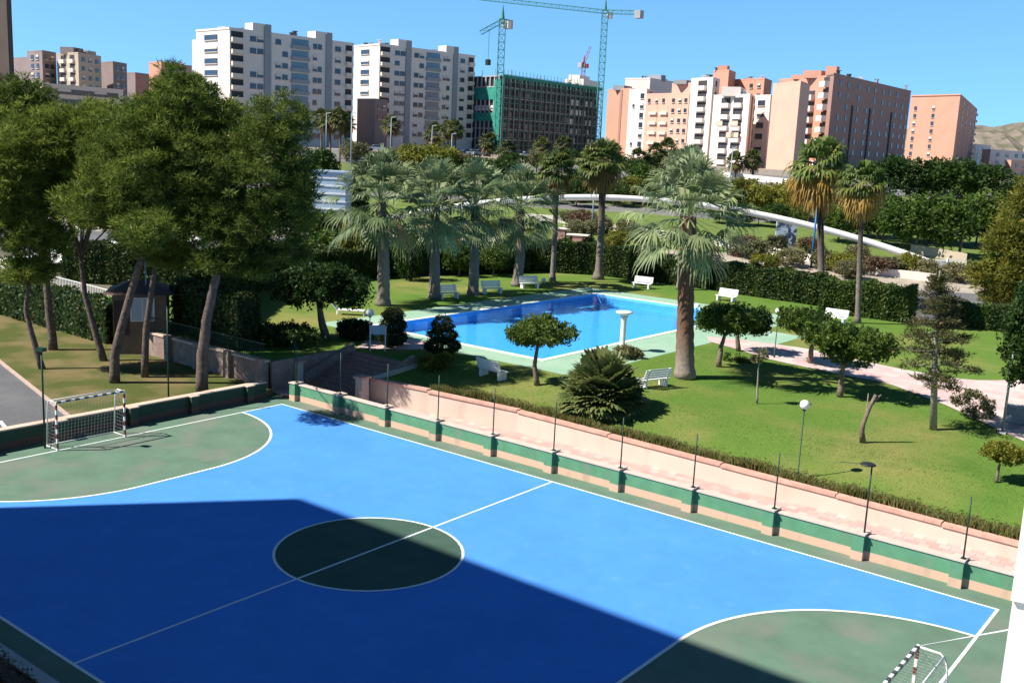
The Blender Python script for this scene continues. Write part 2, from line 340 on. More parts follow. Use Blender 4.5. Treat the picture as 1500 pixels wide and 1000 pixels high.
def np_mesh(name, V, F, leaf, mats):
    """V (n,3), F (m,k) constant k, leaf (m,2): shade and dryness of each face"""
    me = bpy.data.meshes.new(name); n, (m, k) = len(V), F.shape
    me.vertices.add(n); me.vertices.foreach_set('co', np.ascontiguousarray(V, np.float32).ravel())
    me.loops.add(m*k); me.loops.foreach_set('vertex_index', F.astype(np.int32).ravel())
    me.polygons.add(m); me.polygons.foreach_set('loop_start', np.arange(0, m*k, k, dtype=np.int32)); me.polygons.foreach_set('loop_total', np.full(m, k, np.int32))
    a = me.attributes.new('leaf', 'FLOAT_VECTOR', 'FACE'); d = np.zeros((m, 3), np.float32); d[:, :2] = leaf; a.data.foreach_set('vector', d.ravel())
    me.materials.append(mats); me.update(); me.validate(); return me
def np_obj(name, me, parent=None, loc=None):
    o = bpy.data.objects.new(name, me); COL.objects.link(o)
    if parent is not None: o.parent = parent
    if loc is not None: o.location = loc
    return o
def rdir(n):
    d = rng.normal(size=(n, 3)); return d/np.linalg.norm(d, axis=1)[:, None]
def leaf_faces(C, size, aspect=.45, nrm=None, up=.3, jit=.5):
    """a rhombic leaf at each centre"""
    n = len(C); d = rdir(n); 
    if nrm is not None: d = nrm*1.0 + d*jit; d /= np.linalg.norm(d, axis=1)[:, None]
    d[:, 2] += up*rng.random(n); d /= np.linalg.norm(d, axis=1)[:, None]
    r = rdir(n); a = np.cross(d, r); a /= np.linalg.norm(a, axis=1)[:, None]; sz = size*(0.6+.8*rng.random(n))[:, None]
    b = np.cross(d, a)
    V = np.stack([C-a*sz*.5, C+b*sz*aspect*.5, C+a*sz*.5, C-b*sz*aspect*.5], 1).reshape(-1, 3)
    return V, np.arange(4*n).reshape(n, 4)
def clumpy(lobes, nclump, per, cr, size, aspect=.5, inner=.55, flat=1.0, cvar=.35, dry=0.0, needles=False):
    """leaf clumps spread through ellipsoid lobes: (centre, radii)"""
    vol = np.array([l[1][0]*l[1][1]+l[1][0]*l[1][2] for l in lobes]); pick = rng.choice(len(lobes), nclump, p=vol/vol.sum())
    c = np.array([lobes[i][0] for i in pick], float); r = np.array([lobes[i][1] for i in pick], float)
    d = rdir(nclump); rad = inner + (1-inner)*rng.random(nclump)**.6
    cc = c + d*r*rad[:, None]
    C = np.repeat(cc, per, 0); crs = np.repeat(cr*(.6+.8*rng.random(nclump)), per)
    off = rdir(nclump*per)*(rng.random(nclump*per)**.45*crs)[:, None]; off[:, 2] *= flat
    P = C+off; shade = np.repeat(rng.random(nclump), per)*(1-cvar) + rng.random(nclump*per)*cvar
    if needles:
        n = len(P); dr = off/np.maximum(1e-6, np.linalg.norm(off, axis=1))[:, None] + rdir(n)*.5; dr[:, 2] += .35; dr /= np.linalg.norm(dr, axis=1)[:, None]
        r_ = rdir(n); a = np.cross(dr, r_); a /= np.linalg.norm(a, axis=1)[:, None]; sz = (size*(.6+.8*rng.random(n)))[:, None]
        V = np.stack([P-a*sz*aspect*.5, P+a*sz*aspect*.5, P+dr*sz], 1).reshape(-1, 3); F = np.arange(3*n).reshape(n, 3)
    else: V, F = leaf_faces(P, size, aspect)
    return V, F, np.stack([shade, (rng.random(len(F)) < dry)*.9], 1)
def crown(parent, lobes, nclump, per, cr, size, m, name='crown', **kw):
    base = np.array(parent.location); lobes = [(np.array(c)-base, r) for c, r in lobes]
    V, F, lf = clumpy(lobes, nclump, per, cr, size, **kw); return np_obj(name, np_mesh(name, V, F, lf, m), parent)
def wob(p, q, n, amp, seed=0):
    r = random.Random(seed); p, q = Vector(p), Vector(q); return [p.lerp(q, i/n) + Vector((r.uniform(-amp, amp), r.uniform(-amp, amp), 0))*(0 if i in (0, n) else 1) for i in range(n+1)]
def lobe(u, v, ru, rv, b, rd=None, ds=0.0):
    s = depth(b[0], b[1])+ds; k = s/1500; c = atd(u, v, s); return (np.array(c), (ru*k, (rd or ru)*k, rv*k))
def limbed_trunk(root, path, rad, lobes, m, n=9, limb=.45, seed=0, nl=7):
    mb = MB().tube(path, rad, n); top = Vector(path[-1]); r = random.Random(seed)
    for i in range(nl):
        c, rr = lobes[i % len(lobes)]; e = Vector(c) + Vector((r.uniform(-.6, .6)*rr[0], r.uniform(-.6, .6)*rr[1], r.uniform(-.2, .5)*rr[2]))
        st = Vector(path[-2]).lerp(top, r.uniform(.3, 1)); mid = st.lerp(e, .5)+Vector((r.uniform(-.3, .3), r.uniform(-.3, .3), .15*(e-st).length*r.random()))
        mb.tube([st, mid, e], [rad[-1]*limb*1.5, rad[-1]*limb, rad[-1]*limb*.35], 6)
    return mb.build('trunk', m, root)

# ------------------------------------------------------------------ setting: ground, court, paths, garden, pool
def grid_sheet(name, xs, ys, hf, m, skip=None, ylow=None):
    V = []; F = []; nx, ny = len(xs), len(ys)
    for x in xs:
        for y in ys:
            y2 = max(y, ylow(x)) if ylow else y; V.append((x, y2, hf(x, y2)))
    for i in range(nx-1):
        for j in range(ny-1):
            if skip and skip((xs[i]+xs[i+1])/2, (ys[j]+ys[j+1])/2): continue
            a, b, c, d = i*ny+j, (i+1)*ny+j, (i+1)*ny+j+1, i*ny+j+1
            if V[a][1] == V[d][1] and V[b][1] == V[c][1]: continue
            F.append((a, b, c, d))
    me = bpy.data.meshes.new(name); me.from_pydata(V, [], F); me.validate(); me.materials.append(m); me.polygons.foreach_set('use_smooth', [True]*len(me.polygons)); me.update()
    o = bpy.data.objects.new(name, me); COL.objects.link(o); return tag(o, kind='structure')
def ground_mat():
    m = mat('ground', (.20, .17, .12), .95, .3, .4, bump=.2); t = m.node_tree; b = t.nodes['Principled BSDF']; src = b.inputs['Base Color'].links[0].from_socket
    tc = t.nodes.new('ShaderNodeTexCoord'); dp = t.nodes.new('ShaderNodeVectorMath'); dp.operation = 'DOT_PRODUCT'; dp.inputs[1].default_value = tuple(FH); t.links.new(tc.outputs['Object'], dp.inputs[0])
    n = t.nodes.new('ShaderNodeTexNoise'); n.inputs['Scale'].default_value = .05; t.links.new(tc.outputs['Object'], n.inputs[0])
    sx = t.nodes.new('ShaderNodeVectorMath'); sx.operation = 'DOT_PRODUCT'; sx.inputs[1].default_value = tuple(np.array([-RT[0], -RT[1], 0])); t.links.new(tc.outputs['Object'], sx.inputs[0])
    a = t.nodes.new('ShaderNodeMath'); a.operation = 'MULTIPLY_ADD'; a.inputs[1].default_value = 5; t.links.new(n.outputs['Fac'], a.inputs[0]); t.links.new(dp.outputs['Value'], a.inputs[2])
    k = t.nodes.new('ShaderNodeMath'); k.operation = 'MULTIPLY_ADD'; k.inputs[1].default_value = -.14; t.links.new(sx.outputs['Value'], k.inputs[0]); t.links.new(a.outputs[0], k.inputs[2])
    base = float(CL @ FH); mr = t.nodes.new('ShaderNodeMapRange'); mr.inputs['From Min'].default_value = base+90; mr.inputs['From Max'].default_value = base+260; t.links.new(k.outputs[0], mr.inputs[0])
    r = t.nodes.new('ShaderNodeValToRGB'); t.links.new(mr.outputs[0], r.inputs[0]); r.color_ramp.interpolation = 'CONSTANT'
    E_ = [(0, (.13, .12, .08)), (.045, (.13, .13, .135)), (.135, (.36, .31, .25)), (.22, (.12, .17, .035)), (.41, (.17, .165, .16)), (.45, (.12, .15, .045)), (.70, (.17, .165, .16)), (.88, (.26, .22, .18))]
    while len(r.color_ramp.elements) < len(E_): r.color_ramp.elements.new(.5)
    for e, (p, c) in zip(r.color_ramp.elements, E_): e.position = p; e.color = (*c, 1)
    mx = t.nodes.new('ShaderNodeMix'); mx.data_type = 'RGBA'; mx.blend_type = 'MULTIPLY'; mx.inputs[0].default_value = 1.0
    n2 = t.nodes.new('ShaderNodeTexNoise'); n2.inputs['Scale'].default_value = .9; n2.inputs['Detail'].default_value = 6; t.links.new(tc.outputs['Object'], n2.inputs[0])
    mr2 = t.nodes.new('ShaderNodeMapRange'); mr2.inputs['To Min'].default_value = .55; mr2.inputs['To Max'].default_value = 1.45; t.links.new(n2.outputs['Fac'], mr2.inputs[0])
    t.links.new(r.outputs[0], mx.inputs[6]); t.links.new(mr2.outputs[0], mx.inputs[7]); t.links.new(mx.outputs[2], b.inputs['Base Color']); return m
def terrain():
    V = []; F = []
    ss = [-60, 60, 92, 96, 100, 104, 108, 125, 150, 175, 200, 225, 242, 300, 500, 900, 2000, 6000]; us = np.linspace(-1.6, 1.6, 25)
    R2 = np.array([RT[0], RT[1], 0]); R2 /= np.linalg.norm(R2)
    for s in ss:
        for u in us:
            p = CL + FH*s + R2*u*max(s, 140); V.append((p[0], p[1], terrain_h(p[0], p[1])))
    n = len(us)
    for i in range(len(ss)-1):
        for j in range(n-1): F.append((i*n+j, i*n+j+1, (i+1)*n+j+1, (i+1)*n+j))
    me = bpy.data.meshes.new('ground'); me.from_pydata(V, [], F); me.materials.append(ground_mat()); me.update()
    tag(COL.objects.link(bpy.data.objects.new('ground', me)) or COL.objects['ground'], kind='structure')
terrain()
# court: green sheet, blue playing field with its two D areas left green, white lines
HL, HW, AR, GO = 16.5, 10.0, 6.1, 1.5
struct('court_surface', MB().slab([(-18, -11.3), (18.6, -11.3), (18.6, 11), (-18, 11)], -.05, 0), M['court_green'])
def dcurve(sg, R, n=40):
    P = []
    for i in range(n+1): a = pi/2*i/n; P.append((sg*(-HL+R*sin(a)), GO+R*cos(a)))
    return P + [(x, -y) for x, y in P[::-1]]
def sheet(name, polys, z, m):
    mb = MB()
    for p in polys: mb.add([(x, y, z) for x, y in p], [tuple(range(len(p)))])
    return struct(name, mb, m)
L_ = dcurve(-1*-1, AR); L_ = [(x, y) for x, y in dcurve(1, AR)]
R_ = [(-x, y) for x, y in L_]
nC = 48; circ = [(3*cos(2*pi*i/nC), 3*sin(2*pi*i/nC)) for i in range(nC)]
def blue_half(sg):
    D = [(sg*x, y) for x, y in dcurve(1, AR)]                   # from the goal line round the D and back to it
    c = [(sg*-3*sin(pi*i/24), 3*cos(pi*i/24)) for i in range(25)]  # half the centre circle, on this side
    q = [(0, HW), (sg*-HL, HW)] + D + [(sg*-HL, -HW), (0, -HW)] + c[::-1]
    return q
bm = bmesh.new()
for sg in (1, -1):
    P = [bm.verts.new((x, y, .004)) for x, y in blue_half(sg)]; f = bm.faces.new(P); f.normal_update()
    if f.normal.z < 0: f.normal_flip()
bmesh.ops.triangulate(bm, faces=bm.faces[:])
me = bpy.data.meshes.new('court_playing_field'); bm.to_mesh(me); me.materials.append(M['court_blue']); o = bpy.data.objects.new('court_playing_field', me); COL.objects.link(o); tag(o, kind='structure')
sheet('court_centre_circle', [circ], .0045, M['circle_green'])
def strip(mb, pts, w, z, closed=False):
    n = len(pts); A = []; B = []
    for i in range(n):
        p0 = pts[(i-1) % n] if closed else pts[max(0, i-1)]; p1 = pts[(i+1) % n] if closed else pts[min(n-1, i+1)]
        d = Vector((p1[0]-p0[0], p1[1]-p0[1])).normalized(); nx, ny = -d.y*w/2, d.x*w/2
        A.append((pts[i][0]+nx, pts[i][1]+ny, z)); B.append((pts[i][0]-nx, pts[i][1]-ny, z))
    V = A+B; F = [(i, n+i, n+(i+1) % n, (i+1) % n) for i in range(n if closed else n-1)]
    mb.add(V, F); return mb
ln = MB(); w = .09
strip(ln, [(-HL-w/2, HW), (HL+w/2, HW)], w, .008); strip(ln, [(-HL-w/2, -HW), (HL+w/2, -HW)], w, .008)
strip(ln, [(-HL, -HW+w/2), (-HL, HW-w/2)], w, .008); strip(ln, [(HL, -HW+w/2), (HL, HW-w/2)], w, .008)
strip(ln, [(0, -HW+w/2), (0, HW-w/2)], w*.9, .008); strip(ln, circ, w, .012, True)
strip(ln, L_, w*1.2, .012); strip(ln, R_, w*1.2, .012)
struct('court_lines', ln, M['line'])
# lower path between the court wall and the garden's retaining wall
struct('path', MB().slab([(-19, 11.3), (24, 11.3), (24, 14.95), (-19, 14.95)], -.05, .003), M['path'])
# left: dry lawn under the pines, tarmac car park, kerb between them
k0, k1 = atz(0, 530, .3), atz(106, 614, .3); kd = (k1-k0).normalized(); ka, kb = k0-kd*25, k1+kd*1.1
struct('dry_lawn', MB().slab([(kb.x, kb.y), (-18.3, kb.y), (-18.3, 10.9), (-75, 10.9), (-75, ka.y), (ka.x, ka.y)], -.04, .3), M['dry_lawn'])
struct('car_park', MB().slab([(-18.3, kb.y-.02), (kb.x, kb.y-.02), (ka.x, ka.y-.02), (-75, ka.y-.02), (-75, -32), (-18.3, -32)], -.05, .29), M['asphalt'])
kn = Vector((-kd.y, kd.x, 0))*.09
struct('kerb', MB().slab([(ka-kn)[:2], (kb-kn)[:2], (kb+kn)[:2], (ka+kn)[:2]], .2, .36), M['kerb'])
pb = MB()
for u0, v0, u1, v1 in ((0, 616, 13, 632), (-40, 575, -25, 592)):
    p, q = atz(u0, v0, .3), atz(u1, v1, .3); strip(pb, [(p.x, p.y), (q.x, q.y)], .16, .296)
struct('parking_lines', pb, M['line'])
# upper garden: lawn sheet, pool deck, pool
xsR = sorted(set([round(-14+.9*i, 3) for i in range(65)] + [POOL[1]])); ysG = sorted(set([13.2+.75*i for i in range(63)] + [POOL[2], POOL[3]]))
def in_pool(x, y): return POOL[0]-.01 < x < POOL[1]+.01 and POOL[2]-.01 < y < POOL[3]+.01
bx = [x for x in [round(-44+.94*i, 3) for i in range(80)] if x < -18.9]
xsL = sorted(set(bx + [POOL[0], -18.9]))
def low(x): return wall_y(x)+.2 if x >= -14.001 else (16.8 if x > -18.899 else 11.25)
lawn_h = garden_h
grid_sheet('lawn', [x for x in xsR if x >= -14], ysG, lawn_h, M['lawn'], in_pool, low)
grid_sheet('lawn', [-18.9, -17.9, -17, -16, -15, -14], ysG, lawn_h, M['lawn'], in_pool, lambda x: 16.8)
grid_sheet('lawn', xsL, [11.25+.05*i for i in range(3)]+[y for y in ysG if y > 11.4], lawn_h, M['lawn'], in_pool, lambda x: 11.25)
hf = lambda x, y: garden_h(x, y)+.012
grid_sheet('pool_deck', sorted(set(list(np.linspace(-26.4, -6.6, 24))+[POOL[0]-.35, POOL[1]+.35])), sorted(set(list(np.linspace(20.9, 51.3, 30))+[POOL[2]-.35, POOL[3]+.35])), hf, M['deck'],
           lambda x, y: POOL[0]-.35 < x < POOL[1]+.35 and POOL[2]-.35 < y < POOL[3]+.35)
grid_sheet('pool_deck', list(np.linspace(-6.6, -3.6, 5)), list(np.linspace(36.8, 43.5, 8)), hf, M['deck'])
pe = MB(); x0, x1, y0, y1 = POOL; e = .36; zt = 1.535
pe.slab([(x0-e, y0-e), (x1+e, y0-e), (x1+e, y0), (x0-e, y0)], 1.2, zt); pe.slab([(x0-e, y1), (x1+e, y1), (x1+e, y1+e), (x0-e, y1+e)], 1.2, zt)
pe.slab([(x0-e, y0), (x0, y0), (x0, y1), (x0-e, y1)], 1.2, zt); pe.slab([(x1, y0), (x1+e, y0), (x1+e, y1), (x1, y1)], 1.2, zt)
struct('pool_edge', pe, M['pool_edge'])
ba = MB(); q = [(x0, y0), (x1, y0), (x1, y1), (x0, y1)]
qi = [(x0+.004, y0+.004), (x1-.004, y0+.004), (x1-.004, y1-.004), (x0+.004, y1-.004)]; V = [(x, y, .8) for x, y in qi]+[(x, y, 1.5) for x, y in qi]
ba.add(V, [(0, 1, 2, 3)]+[(i, 4+i, 4+(i+1) % 4, (i+1) % 4) for i in range(4)])
struct('pool_basin', ba, M['pool_tile'])
wm = bpy.data.materials.new('pool_water'); wm.use_nodes = True; t = wm.node_tree; t.nodes.remove(t.nodes['Principled BSDF'])
tr = t.nodes.new('ShaderNodeBsdfTransparent'); tr.inputs[0].default_value = (.72, .93, 1, 1); gl = t.nodes.new('ShaderNodeBsdfGlossy'); gl.inputs['Roughness'].default_value = .04
fr = t.nodes.new('ShaderNodeFresnel'); fr.inputs[0].default_value = 1.13; ms = t.nodes.new('ShaderNodeMixShader')
nz = t.nodes.new('ShaderNodeTexNoise'); nz.inputs['Scale'].default_value = 1.6; nz.inputs['Detail'].default_value = 3; tc = t.nodes.new('ShaderNodeTexCoord'); t.links.new(tc.outputs['Object'], nz.inputs[0])
bp = t.nodes.new('ShaderNodeBump'); bp.inputs['Strength'].default_value = .25; bp.inputs['Distance'].default_value = .06; t.links.new(nz.outputs['Fac'], bp.inputs['Height'])
t.links.new(bp.outputs[0], gl.inputs['Normal']); t.links.new(bp.outputs[0], fr.inputs['Normal'])
t.links.new(fr.outputs[0], ms.inputs[0]); t.links.new(tr.outputs[0], ms.inputs[1]); t.links.new(gl.outputs[0], ms.inputs[2]); t.links.new(ms.outputs[0], t.nodes['Material Output'].inputs[0])
struct('pool_water', MB().add([(x, y, 1.42) for x, y in q], [(0, 1, 2, 3)]), wm)
# garden path of pink and white paving, from the pool deck to the right
def ribbon(name, left, right, m, n=26, dz=.03):
    def res(P):
        P = [Vector(p) for p in P]; d = [0]
        for a, b in zip(P, P[1:]): d.append(d[-1]+(b-a).length)
        out = []
        for i in range(n+1):
            s = d[-1]*i/n; j = max(k for k in range(len(d)) if d[k] <= s+1e-6); j = min(j, len(P)-2); out.append(P[j].lerp(P[j+1], (s-d[j])/(d[j+1]-d[j])))
        return out
    A, B = res(left), res(right); V = []; F = []; K = 5
    for a, b in zip(A, B):
        for k in range(K): p = a.lerp(b, k/(K-1)); V.append((p.x, p.y, garden_h(p.x, p.y)+dz))
    for i in range(n):
        for k in range(K-1): F.append((i*K+k, i*K+k+1, (i+1)*K+k+1, (i+1)*K+k))
    return struct(name, MB().add(V, F, True), m)
gp = lambda *uv: [atz(u, v, 1.3).to_2d().to_3d() for u, v in uv]
ribbon('garden_path', gp((1035, 497), (1180, 513), (1350, 545), (1420, 556), (1530, 556), (1600, 556)), gp((1038, 505), (1130, 530), (1300, 560), (1385, 592), (1500, 645), (1600, 690)), M['path2'])
ribbon('garden_path', gp((536, 505), (600, 503), (645, 508)), gp((520, 516), (590, 518), (640, 516)), M['path2'], 6)

# ------------------------------------------------------------------ walls, stairs, fence posts
def court_wall():
    w_ = thing('court_wall', 'low wall painted green over peach along the far side of the court', 'wall', (0, 11.15, 0))
    MB().slab([(-16.85, 11.0), (18.6, 11.0), (18.6, 11.3), (-16.85, 11.3)], 0, .80).build('wall_face', M['wall'], w_)
    MB().slab([(-16.9, 10.96), (18.6, 10.96), (18.6, 11.33), (-16.9, 11.33)], .802, .85).build('coping', M['cap'], w_)
    xs = [-16.69, -13.52, -10.35, -7.19, -4.03, -.84, 2.36, 5.52, 8.72, 11.9, 15.03, 18.2]
    for i, x in enumerate(xs):
        p = MB().slab([(x-.20, 10.78), (x+.20, 10.78), (x+.20, 10.997), (x-.20, 10.997)], 0, .88).build('pillar', M['wall'], w_)
        MB().slab([(x-.23, 10.74), (x+.23, 10.74), (x+.23, 11.36), (x-.23, 11.36)], .882, .93).build('cap', M['cap'], p)
    return xs
PX = court_wall()
ordn = ['first', 'second', 'third', 'fourth', 'fifth', 'sixth', 'seventh', 'eighth', 'ninth', 'tenth', 'eleventh', 'twelfth']
fp = thing('fence_post', 'x', 'post', (0, 0, 0), 'thin fence posts on the green court wall')
MB().tube([(0, 0, .93), (0, 0, 2.95)], [.028, .024], 7).build('pole', M['green_pole'], fp)
MB().box((0, 0, .945), (.14, .14, .03)).build('base_plate', M['green_pole'], fp)
k = 0
for i, x in enumerate(PX):
    if i == 9: continue
    o = fp if k == 0 else copy_tree(fp); move(o, (x+.12, 10.99, 0)); k += 1
    o['label'] = f'dark green fence post on the {ordn[i]} pillar of the court wall from the stairs'
lp = thing('court_lamp', 'dark pole with a flat black disc lamp on the green court wall', 'lamp post', (PX[9]+.12, 10.99, .93))
b = lp.location
MB().tube([b, b+Vector((0, 0, 2.32))], [.032, .026], 8).build('pole', M['green_pole'], lp)
MB().lathe(b+Vector((-.13, 0, 2.30)), [(0, .06), (.20, .055), (.26, .02), (.25, 0), (0, -.005)], 18).build('lamp_head', M['black'], lp)
MB().tube([b+Vector((-.25, 0, 2.30)), b+Vector((-1.1, .05, 2.18))], .012, 5).build('bracket', M['green_pole'], lp)
# wall behind the left goal
lw = thing('goal_wall', 'low dark wall with pale coping behind the left goal', 'wall', (-18.15, -1, 0))
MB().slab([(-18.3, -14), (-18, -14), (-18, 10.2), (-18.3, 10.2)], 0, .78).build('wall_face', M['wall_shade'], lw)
MB().slab([(-18.36, -14), (-17.95, -14), (-17.95, 10.22), (-18.36, 10.22)], .782, .84).build('coping', M['coping'], lw)
for y in (-10.4, -7.2, -4.0, -.6, 2.75, 5.9, 9.1):
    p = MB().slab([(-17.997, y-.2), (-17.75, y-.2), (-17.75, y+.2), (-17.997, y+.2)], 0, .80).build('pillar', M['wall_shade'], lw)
    MB().slab([(-17.945, y-.23), (-17.71, y-.23), (-17.71, y+.23), (-17.945, y+.23)], .802, .845).build('cap', M['coping'], p)
# near wall under the camera
nw = thing('near_wall', 'low wall with grey blue coping along the near side of the court', 'wall', (0, -11.05, 0))
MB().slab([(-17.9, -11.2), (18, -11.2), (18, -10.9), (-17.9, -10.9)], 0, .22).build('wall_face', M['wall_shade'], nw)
MB().slab([(-17.9, -11.21), (18, -11.21), (18, -10.89), (-17.9, -10.89)], .222, .27).build('coping', M['road_pale'], nw)
struct('terrace_paving', MB().slab([(-18, -22.9), (30, -22.9), (30, -11.32), (-18, -11.32)], -.05, .2), M['road_pale'])
# retaining wall of the garden: peach render, stepped pink coping
rw = thing('retaining_wall', 'peach rendered retaining wall with stepped pink coping below the lawn', 'wall', (0, 14.5, 0))
J = [-14, -10.6] + [atz(745, 605, 1.0).x, atz(873, 641, .95).x, atz(1035, 688, .85).x, atz(1200, 737, .8).x, atz(1365, 775, .74).x, 20.5, 25]
body = MB(); cop = []
for a, b in zip(J, J[1:]):
    zt = wall_top((a+b)/2)
    body.slab([(a, wall_y(a)), (b, wall_y(b)), (b, wall_y(b)+.25), (a, wall_y(a)+.25)], 0, zt-.09)
    MB().slab([(a+.02, wall_y(a)-.06), (b-.02, wall_y(b)-.06), (b-.02, wall_y(b)+.30), (a+.02, wall_y(a)+.30)], [zt-.088+.03, zt-.088-.03]*1+[zt-.088-.03, zt-.088+.03], [zt+.05, zt-.02, zt-.02, zt+.05]).build('coping', M['pink'], rw)
body.build('wall_face', M['peach'], rw); MB().slab([(-13.985, 13.6), (-13.83, 13.6), (-13.83, 16.85), (-13.985, 16.85)], 0, [1.30, 1.30, 1.56, 1.56]).build('end_wall', M['peach'], rw)
# stairs up to the garden
st = thing('stairs', 'purple brick stairs climbing from the court path to the garden', 'stairs', (-16.4, 15, 0))
N = 10
for i in range(N):
    y = 13.3+.35*i; h = 1.5*(i+1)/N
    MB().slab([(-18.55, y), (-14.28, y), (-14.28, 16.79), (-18.55, 16.79)], 1.5*i/N+(0.0 if i else -.03), h).build('step', M['steps'], st)
for x in (-18.73, -14.13):
    MB().slab([(x-.14, 13.3), (x+.14, 13.3), (x+.14, 16.8), (x-.14, 16.8)], 0, [.75, .75, 1.95, 1.95]).build('side_wall', M['stone'], st)
pl = thing('stair_pillar', 'pale stone pillar at the right foot of the stairs', 'pillar', (-14.0, 13.0, 0))
MB().box((-14.0, 13.0, .65), (.5, .5, 1.3), taper=.95).build('shaft', M['peach'], pl); MB().box((-14.0, 13.0, 1.36), (.64, .64, .11)).build('cap', M['pink'], pl)
pl2 = copy_tree(pl); move(pl2, (-18.95, 13.0, 0)); pl2['label'] = 'pale stone pillar at the left foot of the stairs'
# stone wall on the pine side of the garden
sw = thing('stone_wall', 'rough stone garden wall behind the pine lawn', 'wall', (-25, 10.8, 0))
MB().slab([(-30.5, 10.9), (-19.1, 10.9), (-19.1, 11.25), (-30.5, 11.25)], .2, 1.55).build('wall_face', M['stone'], sw)
MB().slab([(-30.5, 10.84), (-19.05, 10.84), (-19.05, 11.3), (-30.5, 11.3)], 1.552, 1.64).build('coping', M['coping'], sw)
for x in np.arange(-30, -19, 2.7):
    MB().slab([(x-.22, 10.66), (x+.22, 10.66), (x+.22, 10.897), (x-.22, 10.897)], .2, 1.75).build('pillar', M['stone'], sw)
se = thing('stone_side_wall', 'short stone wall joining the stairs to the pine lawn wall', 'wall', (-19, 12, 0))
MB().slab([(-19.05, 11.31), (-18.88, 11.31), (-18.88, 16.85), (-19.05, 16.85)], 0, [1.55, 1.55, 1.62, 1.62]).build('wall_face', M['stone'], se)
rl = thing('garden_railing', 'thin dark railing on top of the stone garden wall', 'railing', (-30, 11.1, 1.64))
r_ = MB()
for x in np.arange(-30.3, -19.2, .16): r_.bar((x, 11.08, 1.64), (x, 11.08, 2.45), .018)
r_.build('balusters', M['green_pole'], rl); MB().bar((-30.4, 11.08, 2.47), (-19.1, 11.08, 2.47), .05).build('top_rail', M['green_pole'], rl)

# ------------------------------------------------------------------ goals
def goal(label, x, sg):
    """sg +1: mouth faces +x"""
    g = thing('goal', label, 'goal', (x, 0, 0), 'futsal goals on the court'); P = lambda a, y, z: (x-sg*a, y, z)
    for y in (-1.5, 1.5): MB().bar(P(0, y, 0), P(0, y, 2.04), .07).build('post', M['post_bands'], g)
    MB().bar(P(0, -1.46, 2.0), P(0, 1.46, 2.0), .07).build('crossbar', M['bar_bands'], g)
    bf = MB()
    for y in (-1.5, 1.5):
        bf.tube([P(.04, y, 2.0), P(.5, y, 2.0), P(.62, y, 1.9), P(.68, y, 1.7), P(.85, y, .06)], .025, 7); bf.tube([P(.04, y, .03), P(.86, y, .03)], .025, 7)
    bf.tube([P(.6, -1.5, 1.97), P(.6, 1.5, 1.97)], .022, 7); bf.tube([P(.86, -1.5, .03), P(.86, 1.5, .03)], .025, 7)
    bf.build('back_frame', M['white'], g)
    nm = MB(); k = .0045
    prof = [(.05, 1.98), (.58, 1.97), (.68, 1.7), (.85, .05)]
    def pp(s):
        d = [0]
        for a, b in zip(prof, prof[1:]): d.append(d[-1]+hypot(b[0]-a[0], b[1]-a[1]))
        s *= d[-1]; j = max(i for i in range(3) if d[i] <= s+1e-9); f = (s-d[j])/(d[j+1]-d[j]); return (lerp(prof[j][0], prof[j+1][0], f), lerp(prof[j][1], prof[j+1][1], f))
    for i in range(21):
        y = -1.48+2.96*i/20
        for j in range(len(prof)-1): nm.bar(P(prof[j][0], y, prof[j][1]), P(prof[j+1][0], y, prof[j+1][1]), k)
    for i in range(18): a, z = pp(i/17); nm.bar(P(a, -1.48, z), P(a, 1.48, z), k)
    for y in (-1.49, 1.49):
        for i in range(1, 13): z = 2*i/13; nm.bar(P(.02, y, z), P(max(.1, .85-.17*z/1.7), y, z), k)
        for i in range(1, 5): a = .17*i; nm.bar(P(a, y, 0.03), P(a, y, 1.97 if a < .6 else 1.6), k)
    tag(nm.build('net', M['netting'], g)); return g
goal('goal with red and white hooped posts in front of the low dark wall', -HL, 1)
goal('goal with hooped posts and white rope, in the corner nearest the white pillar', HL, -1)

# ------------------------------------------------------------------ buildings this side: the block that shades the court, the terrace with its white pillar
tb = thing('tower_block', 'tall cream apartment block whose shadow falls across the court', 'building', (-15, -30, 0))
ex, ht, fy = -25.35, 33.5, -23.0
MB().slab([(ex, -38), (-2.5, -38), (-2.5, fy), (ex, fy)], 0, ht-1).build('wall', M['b_cream'], tb)
MB().slab([(ex, fy-.3), (-2.5, fy-.3), (-2.5, fy), (ex, fy)], ht-1, ht).build('parapet', M['b_white'], tb)
wn = MB().box((0, 0, 0), (1.5, .12, 1.3)); wo = None
for fl in range(11):
    for c in range(5):
        p = Vector((ex+2.4+4.4*c, fy+.03, 1.9+2.95*fl))
        if wo is None: wo = MB().box(p, (1.5, .12, 1.3)).build('window', M['glass'], tb); wb = p
        else: d = wo.copy(); COL.objects.link(d); d.location = p-wb
hb = thing('terrace_block', 'lower cream block carrying the terrace the picture is taken from', 'building', (14, -30, 0))
MB().slab([(-2.4, -38), (30, -38), (30, fy), (-2.4, fy)], 0, 11.1).build('wall', M['b_cream'], hb)
MB().slab([(-2.4, -24), (30, -24), (30, -21.3), (-2.4, -21.3)], 11.102, 11.3).build('terrace_slab', M['road_pale'], hb)
tp = thing('terrace_pillar', 'sunlit white rendered pillar with a projecting upper half beside the camera', 'pillar', (22.6, -20.2, 11.3))
c0 = atz(1480, 881, 12.3); c1 = atz(1466, 1000, 12.0)
MB().slab([(c0.x, c0.y), (c0.x+1.4, c0.y+.25), (c0.x+1.3, c0.y+.9), (c0.x-.03, c0.y+.62)], 12.302, 14.4).build('upper_half', M['white_wall'], tp)
